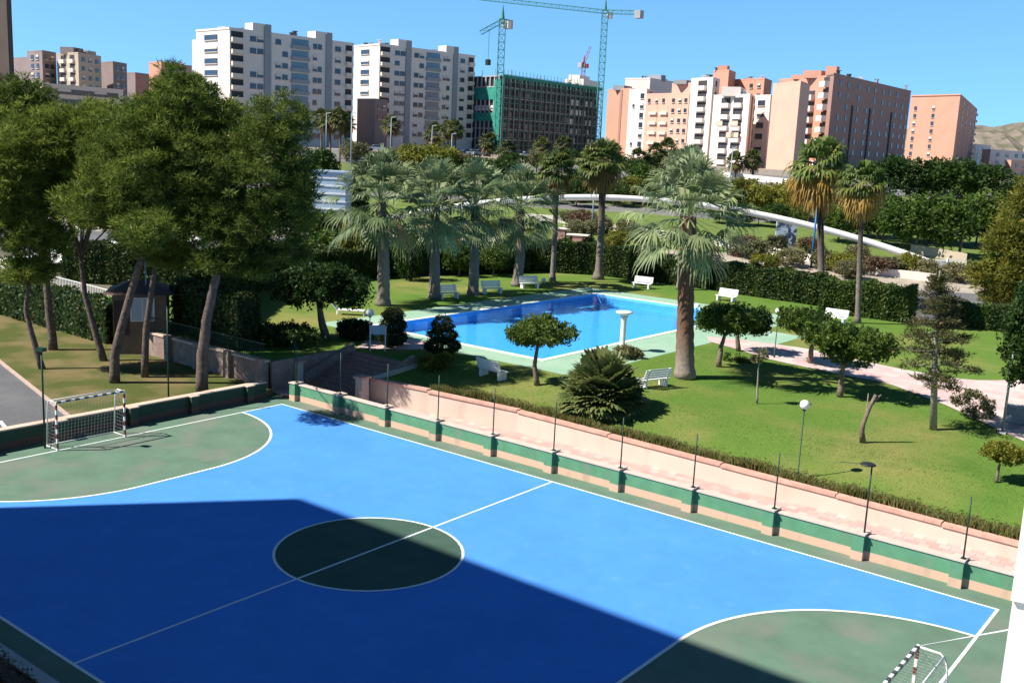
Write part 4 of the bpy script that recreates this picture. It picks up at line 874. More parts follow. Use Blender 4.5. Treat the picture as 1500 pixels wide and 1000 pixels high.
for i, (u, v, tv, lab) in enumerate([(247, 590, 450, 'thin dark post among the pines, left of the stone wall'), (431, 583, 500, 'thin dark post at the corner gap by the stairs')]):
    b = at(u, v); t_ = same(u, tv, b); g = thing('thin_post', lab, 'post', b); MB().tube([b, Vector((b.x, b.y, t_.z))], [.04, .03], 7).build('pole', M['green_pole'], g); MB().lathe((b.x, b.y, t_.z), [(0, .03), (.05, .02), (.05, -.03), (0, -.03)], 8).build('cap', M['black'], g)
b = at(215, 487); t_ = same(218, 350, b); g = thing('thin_post', 'pale lamp post beside the guard hut', 'post', b); MB().tube([b, Vector((b.x, b.y, t_.z))], [.05, .04], 7).build('pole', M['grey_pole'], g); MB().box((b.x, b.y, t_.z), (.3, .2, .1)).build('lamp_head', M['grey_pole'], g)

# ------------------------------------------------------------------ guard hut, white canopy, fence on the far left
hc = atz(205, 492, 1.4); g = thing('guard_hut', 'small hut with brown tiled hip roof and pale blue window behind the pines', 'hut', hc)
ang = atan2(kx.y, kx.x)+.25; ca, sa = cos(ang), sin(ang); hp = lambda x, y, z: hc+Vector((x*ca-y*sa, x*sa+y*ca, z))
MB().box(hp(0, 1.4, .55), (2.9, 2.4, 3.7), ang).build('wall', M['hut'], g)
rf = MB(); A = [hp(x, y, 2.402) for x, y in ((-1.9, -.3), (1.9, -.3), (1.9, 3.1), (-1.9, 3.1))]; B = [hp(-.5, 1.4, 3.05), hp(.5, 1.4, 3.05)]
rf.add(A+B, [(3, 2, 1, 0), (0, 1, 5, 4), (1, 2, 5), (2, 3, 4, 5), (3, 0, 4)]); rf.build('roof', M['roof_brown'], g)
fr = MB(); 
for x in (-.62, 0, .62): fr.box(hp(x+.15, .17, 1.5), (.07, .07, 1.3), ang)
for z in (.85, 2.15): fr.box(hp(.15, .17, z), (1.31, .07, .07), ang)
wf = fr.build('window', M['white'], g); MB().box(hp(.15, .185, 1.5), (1.2, .03, 1.25), ang).build('pane', M['louvre'], wf)  # pane in a flat pale blue
MB().box(hp(-1.0, .185, 1.0), (.8, .05, 2.0), ang).build('door', M['b_dark'], g)
p = atd(70, 386, 92); q = atd(196, 366, 92); g = thing('canopy', 'long white canopy roof seen between the pine trunks', 'canopy', (p+q)/2-Vector((0, 0, 3)))
d = (q-p).normalized(); nrm = Vector((-d.y, d.x, 0)).normalized()
mb = MB(); a_, b_ = p-d*14, q+d*9
mb.add([a_, b_, b_+nrm*5+Vector((0, 0, 1.0)), a_+nrm*5+Vector((0, 0, 1.0)), a_-Vector((0, 0, .15)), b_-Vector((0, 0, .15)), b_+nrm*5+Vector((0, 0, .85)), a_+nrm*5+Vector((0, 0, .85))], [(0, 1, 2, 3), (7, 6, 5, 4), (0, 4, 5, 1), (1, 5, 6, 2), (2, 6, 7, 3), (3, 7, 4, 0)]).build('roof', M['white'], g)
for i in range(6): c = a_.lerp(b_, (i+.5)/6)+nrm*.3; MB().bar(Vector((c.x, c.y, -.1)), c, .12).build('post', M['grey_pole'], g)
p = Vector((-58, 17.5, 0)); q = Vector((-36.5, 16.2, 0)); g = thing('picket_fence', 'white picket fence on a dark base beyond the pine lawn', 'fence', (p+q)/2)
mb = MB(); n = 90
for i in range(n): c = p.lerp(q, i/(n-1)); mb.bar(c+Vector((0, 0, 1.05)), c+Vector((0, 0, 2.0)), .05)
mb.bar(p+Vector((0, 0, 1.95)), q+Vector((0, 0, 1.95)), .05).bar(p+Vector((0, 0, 1.15)), q+Vector((0, 0, 1.15)), .05); mb.build('pickets', M['white'], g)
MB().bar(p+Vector((0, 0, .5)), q+Vector((0, 0, .5)), .25, 1.0).build('base', M['stone'], g)
b = col_at(486, 116); g = thing('louvred_kiosk', 'pale blue metal kiosk with horizontal louvres behind the left palms', 'kiosk', b); k = 112/1500
w_ = 50*k; mb = MB(); ang = atan2(kx.y, kx.x)-.1; tz = atd(490, 252, 112).z; hh_ = tz-b.z
MB().box(b+Vector((0, 0, hh_/2)), (w_, 3, hh_-.3), ang).build('body', M['louvre'], g)
for i in range(9): mb.box(b+Vector((0, 0, .5+i*hh_/9.5)), (w_+.12, 3.16, .16), ang)
mb.build('louvres', M['white'], g); MB().box(b+Vector((0, 0, hh_-.05)), (w_+.4, 3.4, .16), ang).build('roof', M['louvre'], g)

# ------------------------------------------------------------------ the white footbridge arch and the park beyond the hedges
u0, v0, u1, v1 = 1376, 390, 424, 354
A0 = atd(u1, v1, 113); A1 = atd(u0, v0, 117); A0.z = terrain_h(A0.x, A0.y)+.1; apex = atd(905, 290, 122).z
pts = []; rr = []
for i in range(41):
    t = i/40; p = A0.lerp(A1, t); z = lerp(A0.z, A1.z, t)+(apex-(A0.z+A1.z)/2)*(1-(2*t-1)**2)
    bow = 7*(1-(2*t-1)**2); pts.append(Vector((p.x+FH[0]*bow, p.y+FH[1]*bow, z))); rr.append(lerp(.33, .43, abs(2*t-1)**.8 if t > .5 else .3))
ag = thing('white_arch', 'long white arch spanning the park behind the palms', 'arch', (A1.x, A1.y, A1.z))
MB().tube(pts, rr, 14).build('arch_beam', M['arch'], ag); MB().box(A1+Vector((0, 0, .2)), (2.2, 1.6, 1.0), .5).build('footing', M['road_pale'], ag)
MB().box(A0+Vector((0, 0, .2)), (2.2, 1.6, 1.0), .5).build('footing', M['road_pale'], ag)
pw = thing('park_wall', 'low cream wall winding through the park below the arch', 'wall', at(1000, 352)); mb = MB(); W_ = [at(u, v) for u, v in [(770, 322), (820, 326), (900, 338), (1000, 352), (1100, 368), (1200, 386), (1290, 404), (1380, 414)]]
for a, c in zip(W_, W_[1:]):
    d = (c-a).normalized()*.02; mb.slab([(a.x, a.y), (c.x, c.y), (c.x+FH[0]*.4, c.y+FH[1]*.4), (a.x+FH[0]*.4, a.y+FH[1]*.4)], [a.z-.4, c.z-.4, c.z-.4, a.z-.4], [a.z+.85, c.z+.85, c.z+.85, a.z+.85])
mb.build('wall_face', M['ledge'], pw)
for i, (uvs, lab) in enumerate([([(1335, 372), (1372, 378), (1415, 386)], 'beige park wall under the green trees right of the arch'), ([(1060, 260), (1110, 266), (1165, 272)], 'long pale boundary wall below the orange tower'), ([(690, 236), (740, 240), (800, 246)], 'pale boundary wall in front of the parked cars')]):
    P = [at(u, v) for u, v in uvs]; g = thing('boundary_wall', lab, 'wall', P[0]); mb = MB()
    for a, c in zip(P, P[1:]): mb.slab([(a.x, a.y), (c.x, c.y), (c.x+FH[0]*.5, c.y+FH[1]*.5), (a.x+FH[0]*.5, a.y+FH[1]*.5)], [a.z-.4, c.z-.4, c.z-.4, a.z-.4], [a.z+1.2, c.z+1.2, c.z+1.2, a.z+1.2])
    mb.build('wall_face', M['ledge' if i == 1 else 'b_tan'], g)
# shared tree meshes for the park: a unit crown, three shapes in several kinds of leaf
TC = {}
def tree_mesh(kind, i):
    if (kind, i) not in TC:
        lob = [(np.array(c), np.array(r)*1.0) for c, r in [[((0, 0, 0), (.85, .85, .62)), ((.4, .2, .25), (.5, .5, .45)), ((-.4, -.1, .2), (.55, .5, .42)), ((0, -.45, -.1), (.5, .45, .4))], [((0, 0, 0), (.7, .7, .75)), ((.35, -.2, .3), (.5, .5, .4)), ((-.35, .3, -.1), (.55, .5, .45)), ((.1, .4, .35), (.45, .45, .4))], [((-.2, 0, 0), (.7, .8, .55)), ((.45, 0, .1), (.55, .6, .5)), ((0, .1, .4), (.45, .5, .35)), ((-.55, .2, .2), (.42, .42, .36))]][i]]
        V, F, lf = clumpy(lob, 150, 26, .20, .115, .55, inner=.5); TC[(kind, i)] = np_mesh('crown', V, F, lf, M[kind])
    return TC[(kind, i)]
trunk_me = {}
def far_tree(label, u, v, cu, cv, ru, rv, kind, cat='tree', name='tree', group='trees beyond the hedges', s=None, seed=0, bark='bark'):
    b = at(u, v) if s is None else col_at(u, s); k = mpp(b); g = thing(name, label, cat, b, group); c = same(cu, cv, b)
    if bark not in trunk_me:
        o = MB().tube([(0, 0, 0), (.03, 0, .5), (0, .02, 1)], [.05, .04, .03], 7).tube([(.02, 0, .6), (.12, .05, 1.05)], [.025, .015], 5).tube([(.02, 0, .7), (-.12, -.03, 1.1)], [.025, .015], 5).build('trunk', M[bark]); o.parent = g; trunk_me[bark] = o.data
    else: o = np_obj('trunk', trunk_me[bark], g)
    h = max(.4, c.z-b.z); o.scale = (h if h < 4 else 4, h if h < 4 else 4, h)
    o = np_obj('crown', tree_mesh(kind, seed % 3), g, c-b); o.scale = (ru*k*1.12, ru*k*1.12, rv*k*1.5); o.rotation_euler = (0, 0, seed*1.7); return g
FT = [  # foot, crown centre, crown radii, leaf, label
 (1340, 372, 1335, 320, 46, 34, 'broad', 'rounded park tree right of the arch, nearest the beige wall'), (1404, 378, 1398, 325, 44, 34, 'broad', 'rounded park tree at the right, in front of the beige wall end'), (1440, 366, 1445, 318, 40, 34, 'broad', 'park tree half hidden by the golden conifer'),
 (1285, 350, 1290, 312, 36, 28, 'broad', 'park tree just right of the slim brown palm'), (1245, 346, 1235, 318, 30, 26, 'broad', 'park tree between the two tall palms'), (1180, 322, 1172, 290, 38, 24, 'broad_yellow', 'yellow green park tree behind the golden palm'),
 (1120, 312, 1125, 288, 34, 20, 'broad_yellow', 'yellow green park tree below the orange tower, in front of its wall'), (1078, 308, 1080, 284, 30, 20, 'broad_yellow', 'yellow green park tree right of the fan palm crown'),
 (1300, 300, 1310, 262, 34, 28, 'broad_dark', 'dark green tree below the right orange block, left end of its row'), (1350, 300, 1352, 262, 40, 30, 'broad_dark', 'dark green tree below the right orange block, tallest of its row'), (1400, 305, 1400, 268, 40, 28, 'broad_dark', 'dark green tree below the right orange block, third of its row'), (1450, 305, 1445, 272, 38, 26, 'broad_dark', 'dark green tree near the far white houses'), (1490, 310, 1490, 285, 30, 22, 'broad_dark', 'dark green tree at the right edge below the hill'),
 (940, 290, 945, 264, 30, 20, 'broad', 'bright green tree behind the arch, right of the dark trunked palm'), (850, 285, 852, 266, 26, 18, 'broad', 'green tree behind the arch between the two slim palms'), (985, 292, 988, 268, 26, 20, 'broad_dark', 'green tree behind the fan palm crown'),
 (735, 275, 735, 255, 38, 17, 'broad_dark', 'low dark green tree behind the row of grey palms, right part'), (690, 268, 690, 250, 28, 15, 'broad', 'low green tree behind the row of grey palms, middle part'), (640, 265, 640, 236, 38, 24, 'broad_yellow', 'yellow green feathery tree behind the grey palms'), (600, 262, 600, 238, 30, 22, 'broad_yellow', 'pale green feathery tree left of the yellow green one'), (670, 262, 664, 240, 26, 20, 'olive', 'greyish feathery tree right of the yellow green one'), (560, 262, 560, 246, 28, 16, 'broad', 'low green tree right of the louvred kiosk'),
 (545, 212, 545, 188, 16, 18, 'broad_yellow', 'yellow green tree in front of the second white block'), (590, 215, 590, 198, 18, 12, 'olive', 'brownish round tree in front of the second white block'), (520, 240, 520, 222, 22, 14, 'olive', 'grey green low tree left of the small white van'), (475, 262, 470, 240, 26, 18, 'broad_dark', 'dark green tree above the louvred kiosk'),
 (30, 190, 30, 130, 40, 26, 'broad_dark', 'dark tree crown at the left edge below the brown tower'), (400, 190, 400, 150, 40, 28, 'broad', 'green crown in front of the first white block'), (180, 170, 180, 128, 26, 14, 'broad_dark', 'small dark crown above the pines, left of the white block'),
 (470, 400, 475, 365, 40, 26, 'broad', 'leafy green tree left of the first grey palm'), (520, 405, 522, 362, 26, 36, 'broad_yellow', 'yellow green tree just left of the first grey palm'), (600, 410, 602, 376, 26, 32, 'broad_dark', 'dark tree between the first and second grey palms'), (672, 405, 668, 378, 20, 22, 'broad', 'bright shrubby tree between the second and third grey palms'), (722, 404, 726, 376, 24, 20, 'broad', 'bright green shrubby tree between the third and fourth grey palms'), (430, 395, 425, 372, 30, 20, 'broad_dark', 'dark tree at the right end of the pine crowns')]
for i, (u, v, cu, cv, ru, rv, kd_, lab) in enumerate(FT): far_tree(lab, u, v, cu, cv, ru, rv, kd_, seed=i)
rt_ = random.Random(12)
belt = [('back', 258, (556, 1010), 19, 20, 18, 11, ['broad_dark', 'olive', 'broad', 'broad_dark'], 'small tree of the far row before the avenue'),
        ('mid', 296, (575, 1010), 17, 20, 25, 13, ['broad', 'broad_yellow', 'broad_dark', 'broad'], 'tree of the middle row behind the palms'),
        ('low', 318, (1050, 1170), 5, 16, 20, 11, ['broad', 'broad_dark'], 'dark tree in the park just above the arch'),
        ('right', 342, (1225, 1465), 8, 34, 32, 20, ['broad', 'broad_dark'], 'tree of the park grove right of the brown palm')]
for nm, v, (ua, ub), n, up_, ru, rv, kk, lab in belt:
    for i in range(n):
        u = lerp(ua, ub, i/(n-1))+rt_.uniform(-6, 6); v2 = v+(u-780)*.03+rt_.uniform(-5, 5)
        far_tree(f'{lab}, {i+1} of {n} from the left', u, v2, u, v2-up_, ru*rt_.uniform(.8, 1.25), rv*rt_.uniform(.8, 1.25), kk[i % len(kk)], seed=i)
far_tree('leafy dark tree over the right part of the louvred kiosk', 512, 350, 512, 298, 30, 30, 'broad_dark', seed=2)
far_tree('round tree in front of the louvred kiosk', 482, 376, 480, 334, 30, 26, 'broad', seed=0)
far_tree('low green tree at the left foot of the louvred kiosk', 455, 380, 455, 335, 30, 26, 'broad', seed=1)
BL = [(838, 332), (856, 338), (880, 344), (920, 348), (850, 354), (905, 366), (945, 362), (1085, 375), (1110, 380), (1138, 372), (1160, 390), (1186, 372), (1205, 394), (1230, 398), (1258, 386), (1300, 400), (1330, 402), (1360, 408), (1400, 412), (1120, 398), (1280, 402), (1245, 408)]
kinds = ['olive', 'olive', 'rust', 'olive', 'broad_yellow']
for i, (u, v) in enumerate(sorted(BL)):
    far_tree(f'{["grey green","grey green","rusty brown","grey green","yellow green"][i%5]} rounded park shrub below the arch, {i+1 if i else "first"}{"" if not i else ("nd" if i==1 else "rd" if i==2 else "st" if i==20 else "nd" if i==21 else "th")} from the left', u, v, u, v-13, 19+(i*7) % 10, 11+(i*5) % 6, kinds[i % 5], 'shrub', 'shrub', 'shrubs in the park below the arch', seed=i)
# far palms
PL = [(470, 232, 470, 172), (484, 236, 483, 178), (497, 238, 497, 173), (508, 236, 506, 180), (574, 232, 574, 183), (655, 248, 656, 190), (664, 250, 667, 188), (637, 232, 637, 196), (716, 232, 716, 208), (743, 252, 743, 220), (795, 246, 794, 214), (828, 250, 826, 212), (962, 262, 961, 222), (975, 262, 977, 218), (1022, 262, 1016, 228), (1103, 262, 1102, 234), (1078, 262, 1078, 236), (940, 262, 935, 230), (898, 262, 900, 222)]
for i, (bu, bv, tu, tv) in enumerate(PL):
    palm_px(f'distant palm in front of the far buildings, {ordn[i] if i < 12 else ["thirteenth","fourteenth","fifteenth","sixteenth","seventeenth","eighteenth","nineteenth"][i-12]} from the left', bu, bv, tu, tv, 3.6, ('far', i % 3), 19+(i*5) % 6, 'palm_bark_grey', 'distant palms along the avenue', 2.8, bulge=1.2, seed=i)
# street lamps, posts, panel
SLP = [(477, 262, 166, 'left of the louvred kiosk'), (513, 300, 166, 'above the louvred kiosk'), (571, 270, 172, 'in front of the second white block, left one'), (631, 260, 184, 'in front of the second white block, right one'), (660, 262, 196, 'behind the yellow green feathery tree'), (692, 300, 236, 'behind the third grey palm'), (866, 352, 275, 'standing between the two slim green palms'), (1064, 330, 216, 'right of the fan palm crown'), (1390, 292, 232, 'among the dark trees below the right orange block'), (1496, 300, 252, 'at the right edge above the golden conifer')]
for u, v, tv, lab in SLP:
    b = at(u, v); t_ = same(u, tv, b); g = thing('street_lamp', 'thin grey street lamp '+lab, 'street lamp', b, 'street lamps beyond the hedges'); q = Vector((b.x, b.y, t_.z)); k = mpp(b)
    MB().tube([b, q], [.11, .07], 7).build('pole', M['grey_pole'], g); MB().bar(q, q+kx*k*6+Vector((0, 0, .1)), .16, .12).build('lamp_head', M['white'], g)
b = at(1188, 392); t_ = same(1194, 300, b); g = thing('blue_post', 'slim blue post in the park left of the golden palm', 'post', b); MB().tube([b, Vector((b.x, b.y, t_.z))], [.14, .11], 8).build('pole', M['blue_pole'], g); MB().lathe((b.x, b.y, t_.z), [(.11, 0), (.16, .1), (0, .2)], 8).build('cap', M['blue_pole'], g)
b = at(1149, 367); k = mpp(b); t_ = same(1149, 322, b); g = thing('information_panel', 'free standing panel with dark and pale print in the park', 'panel', b); h = t_.z-b.z
MB().box(b+Vector((0, 0, h*.58)), (30*k, .25, h*.84), atan2(kx.y, kx.x)).build('board', M['panel'], g); MB().box(b+Vector((0, 0, h*.08)), (27*k, .35, h*.16), atan2(kx.y, kx.x)).build('base', M['road_pale'], g)
b = at(1400, 402); g = thing('white_gate', 'small white railing gate at the right foot of the arch', 'gate', b); mb = MB()
for i in range(6): mb.bar(b+kx*(-1.0+.4*i), b+kx*(-1.0+.4*i)+Vector((0, 0, 1.6)), .09)
for z in (.3, .9, 1.6): mb.bar(b-kx*1.05+Vector((0, 0, z)), b+kx*1.05+Vector((0, 0, z)), .09)
mb.build('bars', M['white'], g); MB().bar(b-kx*1.15, b-kx*1.15+Vector((0, 0, 1.8)), .16).build('post', M['white'], g)
# planters: terracotta blocks with pale tops by the slim palms
for i, (u, v) in enumerate([(822, 352), (846, 362), (840, 349)]):
    b = at(u, v); g = thing('planter', f'brick block with a pale slab top below the arch, {["nearest the slim palm","lowest and rightmost","middle one"][i]}', 'planter', b, 'brick blocks in the park'); MB().box(b+Vector((0, 0, .7)), (1.1, 1.1, 1.4), .4).build('body', M['b_brown'], g); MB().box(b+Vector((0, 0, 1.46)), (2.6, 1.4, .12), .4).build('top', M['ledge'], g)
# parked cars
def make_car(m):
    c = thing('parked_car', 'x', 'car', (0, 0, 0), 'cars parked below the far buildings')
    prof = [(-2.1, .35), (-2.1, .8), (-1.95, .95), (-1.1, 1.0), (1.0, .98), (1.9, .85), (2.1, .65), (2.1, .35)]
    mb = MB(); n = len(prof); vs = [(x, -.85, z) for x, z in prof]+[(x, .85, z) for x, z in prof]; mb.add(vs, [tuple(range(n)), tuple(range(2*n-1, n-1, -1))]+[(i, n+i, n+(i+1) % n, (i+1) % n) for i in range(n)])
    mb.build('body', M[m], c); MB().slab([(-.95, -.68), (.45, -.68), (.45, .68), (-.95, .68)], 1.40, 1.46).build('roof', M[m], c)
    cb = MB(); a = [(-1.6, -.8), (1.0, -.8), (1.0, .8), (-1.6, .8)]; b2 = [(-.95, -.68), (.45, -.68), (.45, .68), (-.95, .68)]; cb.add([(x, y, .985) for x, y in a]+[(x, y, 1.40) for x, y in b2], [(4, 5, 6, 7)]+[(i, (i+1) % 4, 4+(i+1) % 4, 4+i) for i in range(4)]); cb.build('window', M['glass'], c)
    for x in (-1.3, 1.3):
        for y in (-.8, .8): MB().tube([(x, y-.1, .33), (x, y+.1, .33)], .33, 12).build('wheel', M['tyre'], c)
    return c
protos = {}
CL_ = [(603, 214, 'white'), (612, 216, 'grey'), (622, 215, 'white'), (640, 218, 'dark'), (695, 217, 'white'), (704, 218, 'grey'), (752, 222, 'blue'), (762, 221, 'dark'), (772, 222, 'white'), (552, 220, 'white'), (785, 224, 'grey'), (684, 216, 'dark')]
for i, (u, v, cn) in enumerate(sorted(CL_)):
    if cn not in protos: o = protos[cn] = make_car('car_'+cn)
    else: o = copy_tree(protos[cn])
    move(o, col_at(u, 246), .9+.2*(i % 3)); o['label'] = f'{cn} parked car below the far buildings, {ordn[i]} car from the left'

# ------------------------------------------------------------------ far buildings
WM = {}
def shared(key, make):
    """mesh data of a repeated part, made once and used by every copy"""
    if key not in WM:
        o = make(); WM[key] = o.data; bpy.data.objects.remove(o)
    return WM[key]
def wmesh(w, h, m): return shared(('w', w, h, m), lambda: MB().box((0, 0, 0), (w, .2, h)).build('window', M[m]))
def sillmesh(w, h): return shared(('s', w, h), lambda: MB().box((0, -.1, -h/2-.08), (w+.3, .35, .14)).build('sill', M['b_cream']))
def shutmesh(w, h): return shared(('sh', w, h), lambda: MB().box((0, -.08, h/2-h*.22), (w, .12, h*.44)).build('shutter', M['b_cream']))
class Block:
    def __init__(s, label, A, B, C, vtop, m, name='apartment_block', zb=None, cat='building', group=None, floor=3.0, parapet=True, vtopC=None):
        """A, B, C: (picture column, depth) of the left, front and right corners; vtop: row of the roof edge at B"""
        zb = min(terrain_h(*(CL+FH*p[1])[:2]) for p in (A, B, C))-1.0 if zb is None else zb
        s.P = [col_at(u, d, zb) for u, d in (A, B, C)]; s.P.append(s.P[0]+s.P[2]-s.P[1]); s.zb = zb
        v = vtop; s.zt = atd(B[0]+(vtop-200)*-.0475*0, v, B[1]).z; s.floor = floor
        s.g = thing(name, label, cat, s.P[1], group); poly = [(p.x, p.y) for p in s.P]
        ar = sum(poly[i][0]*poly[(i+1) % 4][1]-poly[(i+1) % 4][0]*poly[i][1] for i in range(4))
        s.poly = poly if ar > 0 else poly[::-1]
        MB().slab(s.poly, zb, s.zt).build('wall', M[m], s.g)
        if parapet:
            cx = sum(p[0] for p in poly)/4; cy = sum(p[1] for p in poly)/4; o = [(cx+(x-cx)*1.008, cy+(y-cy)*1.008) for x, y in s.poly]
            MB().slab(o, s.zt+.003, s.zt+.5).build('parapet', M[m], s.g)
    def frame(s, face):
        a, b = (s.P[0], s.P[1]) if face == 'L' else (s.P[1], s.P[2]); d = (b-a); ln_ = d.length; d = d.normalized(); n = Vector((d.y, -d.x, 0))
        if n.dot(Vector(FH)) > 0: n = -n
        return a, d, ln_, n
    def put(s, face, fx, z, me, name, out=.05, parent=None):
        a, d, ln_, n = s.frame(face); p = a+d*ln_*fx+n*out; p.z = z
        o = np_obj(name, me, parent or s.g); o.location = p-s.g.location; o.rotation_euler = (0, 0, atan2(d.y, d.x) if n.dot(Vector((d.y, -d.x, 0))) > 0 else atan2(-d.y, -d.x)); return o
    def zf(s, fl): return s.zt - 1.75 - s.floor*fl
    def windows(s, face, cols, floors, w=1.5, h=1.4, m='glass', skip=0.0, seed=1, sill=True):
        r = random.Random(seed)
        for fl in floors:
            for fx in cols:
                if r.random() < skip: continue
                o = s.put(face, fx, s.zf(fl), wmesh(w, h, m), 'window')
                if sill: np_obj('sill', sillmesh(w, h), o)
                if sill and r.random() < .35: np_obj('shutter', shutmesh(w, h), o)
    def balconies(s, face, cols, floors, w=4.0, dpt=1.2, m='b_white', rail=1.1, op='recess'):
        me = shared(('b', w, dpt, m, rail), lambda: MB().box((0, -dpt/2, -1.25+rail/2), (w, dpt, rail)).build('balcony', M[m]))
        om = shared(('o', w, op), lambda: MB().box((0, 0, .3), (w*.96, .16, 2.2)).build('opening', M[op]))
        for fl in floors:
            for fx in cols: b = s.put(face, fx, s.zf(fl), me, 'balcony', .0); np_obj('opening', om, b)
    def strip(s, face, fx, w, m, z0=None, z1=None, out=.06, name='stair_or_recess_strip', dp=.3):
        z0 = s.zb if z0 is None else z0; z1 = s.zt if z1 is None else z1
        return s.put(face, fx, (z0+z1)/2, shared(('st', w, round(z1-z0, 2), m, dp), lambda: MB().box((0, 0, 0), (w, dp, z1-z0)).build(name, M[m])), name, out)
    def roof_box(s, fa, fb, w, dpt, h, m, name='roof_house'):
        """box on the roof; fa along left edge from B, fb along right edge from B (fractions)"""
        p = s.P[1]+(s.P[0]-s.P[1])*fa+(s.P[2]-s.P[1])*fb; d = s.P[2]-s.P[1]; mb = MB().box((p.x, p.y, s.zt+h/2+.004), (w, dpt, h), atan2(d.y, d.x)); return mb.build(name, M[m], s.g)
    def clutter(s, n, seed):
        r = random.Random(seed)
        for i in range(n):
            p = s.P[1]+(s.P[0]-s.P[1])*r.uniform(.1, .9)+(s.P[2]-s.P[1])*r.uniform(.05, .95); h = r.uniform(.9, 1.8)
            MB().box((p.x, p.y, s.zt+h/2+.01), (r.uniform(.6, 1.4), .7, h), r.uniform(0, 3)).box((p.x, p.y, s.zt+h+.08), (1.5, 1.0, .12), .3).build('chimney', M[['b_grey', 'recess', 'b_white'][i % 3]], s.g)
def white_block(label, A, B, C, vt, seed):
    k = Block(label, A, B, C, vt, 'b_white', group='white apartment blocks')
    k.windows('L', [.45], range(0, 9), 6.2 if seed == 1 else 4.6, 1.35)
    k.balconies('R', [.055], range(0, 9), 3.6, 1.0, 'b_cream'); k.windows('R', [.175, .23], range(0, 9), 1.7, 1.4, skip=.1, seed=seed)
    k.strip('R', .285, 2.0, 'b_grey', z1=k.zt+2.4, out=.1, dp=.5); k.windows('R', [.37, .425], range(0, 9), 1.6, 1.4, skip=.25, seed=seed+1)
    k.balconies('R', [.545], range(0, 9), 5.6, .6, 'b_grey', 1.0, 'glass_blue'); k.windows('R', [.67, .71], range(0, 9), 1.2, 1.4, skip=.1, seed=seed+2)
    k.strip('R', .785, 1.9, 'b_grey', z1=k.zt+2.4, out=.1, dp=.5); k.windows('R', [.865], range(0, 9), 1.8, 1.4); k.balconies('R', [.96], range(0, 9), 2.2, .9, 'b_cream')
    k.roof_box(.12, .24, 5, 4, 2.4, 'b_white'); k.roof_box(.12, .74, 5, 4, 2.4, 'b_white'); k.clutter(12, seed)
    return k
w1 = white_block('white apartment block at the left, its bright end rising above the pines', (289, 284), (337, 273), (515, 300), 43, 1)
k = Block('low pale wing stepping out from the left end of the white block', (283, 287), (291, 285.5), (300, 290), 61, 'b_white')
w2 = white_block('white apartment block standing behind palms, left of the building site', (516, 331), (553, 320), (690, 346), 66, 5)
k = Block('low mauve brown annex at the foot of the second white block', (522, 312), (548, 306), (566, 312), 147, 'b_mauve'); k.windows('R', [.3, .7], range(0, 2), 1.3, 1.2)
# building site: concrete frame, nets, scaffold
cs = Block('unfinished concrete building wrapped in green nets and scaffolding', (690, 349), (729, 337), (871, 382), 112, 'recess', name='building_site', parapet=False)
for fl in range(11):
    z = cs.zt-3.3*fl; cx = sum(p[0] for p in cs.poly)/4; cy = sum(p[1] for p in cs.poly)/4
    if z > cs.zb: MB().slab([(cx+(x-cx)*1.02, cy+(y-cy)*1.02) for x, y in cs.poly], z+.01, z+.34).build('floor_slab', M['concrete'], cs.g)
for f in np.linspace(.02, .98, 7): cs.strip('L', f, .5, 'concrete', out=.45, name='column')
for f in np.linspace(.02, .98, 20): cs.strip('R', f, .4, 'b_mauve', out=.5, name='column')
cs.strip('L', .5, 17, 'green_net', cs.zt-7.2, cs.zt-3.4, .75, 'net', .06); cs.strip('L', .45, 16, 'green_net', cs.zt-14.0, cs.zt-11.4, .75, 'net', .06)
cs.strip('L', .97, 3.5, 'green_net', cs.zb, cs.zt-1, .9, 'net', .06); cs.strip('R', .5, 58, 'green_net', cs.zt-.4, cs.zt+.6, 1.1, 'net', .05)
r = random.Random(4)
for i in range(34): cs.put('R', r.uniform(.03, .97), cs.zt-1.8-3.3*r.randint(0, 7), wmesh(1.3, 1.6, 'b_mauve'), 'partition', .12)
for i in range(26): cs.put('R', r.uniform(.68, .95), cs.zt-2.2-3.3*r.randint(1, 6), wmesh(1.5, 1.8, 'white'), 'partition', .12)
for i in range(6): cs.put('L', .15+.14*i, cs.zt-9.8, wmesh(1.8, 1.6, 'b_white'), 'partition', .12)
a, d, ln_, n = cs.frame('R'); sc = MB()
for f in np.linspace(0, 1, 30): p = a+d*ln_*f+n*1.2; sc.bar((p.x, p.y, cs.zb), (p.x, p.y, cs.zt+2.2), .13)
for z in np.arange(cs.zb+2, cs.zt+2, 2.2): p, q = a+n*1.2, a+d*ln_+n*1.2; sc.bar((p.x, p.y, z), (q.x, q.y, z), .12)
sc.build('scaffold', M['crane_green'], cs.g)
pr = MB()
for i in range(26): f = r.random(); g_ = r.random(); p = cs.P[1]+(cs.P[0]-cs.P[1])*g_+(cs.P[2]-cs.P[1])*f; pr.bar((p.x, p.y, cs.zt), (p.x, p.y, cs.zt+r.uniform(1.5, 4.5)), .14)
pr.build('roof_props', M['b_grey'], cs.g)
bt = Block('white tower behind the building site', (820, 520), (848, 512), (872, 530), 117, 'b_white', zb=8); bt.windows('L', [.3, .7], range(0, 3), 2, 1.6); bt.roof_box(.5, .3, 12, 6, 2.5, 'b_white')
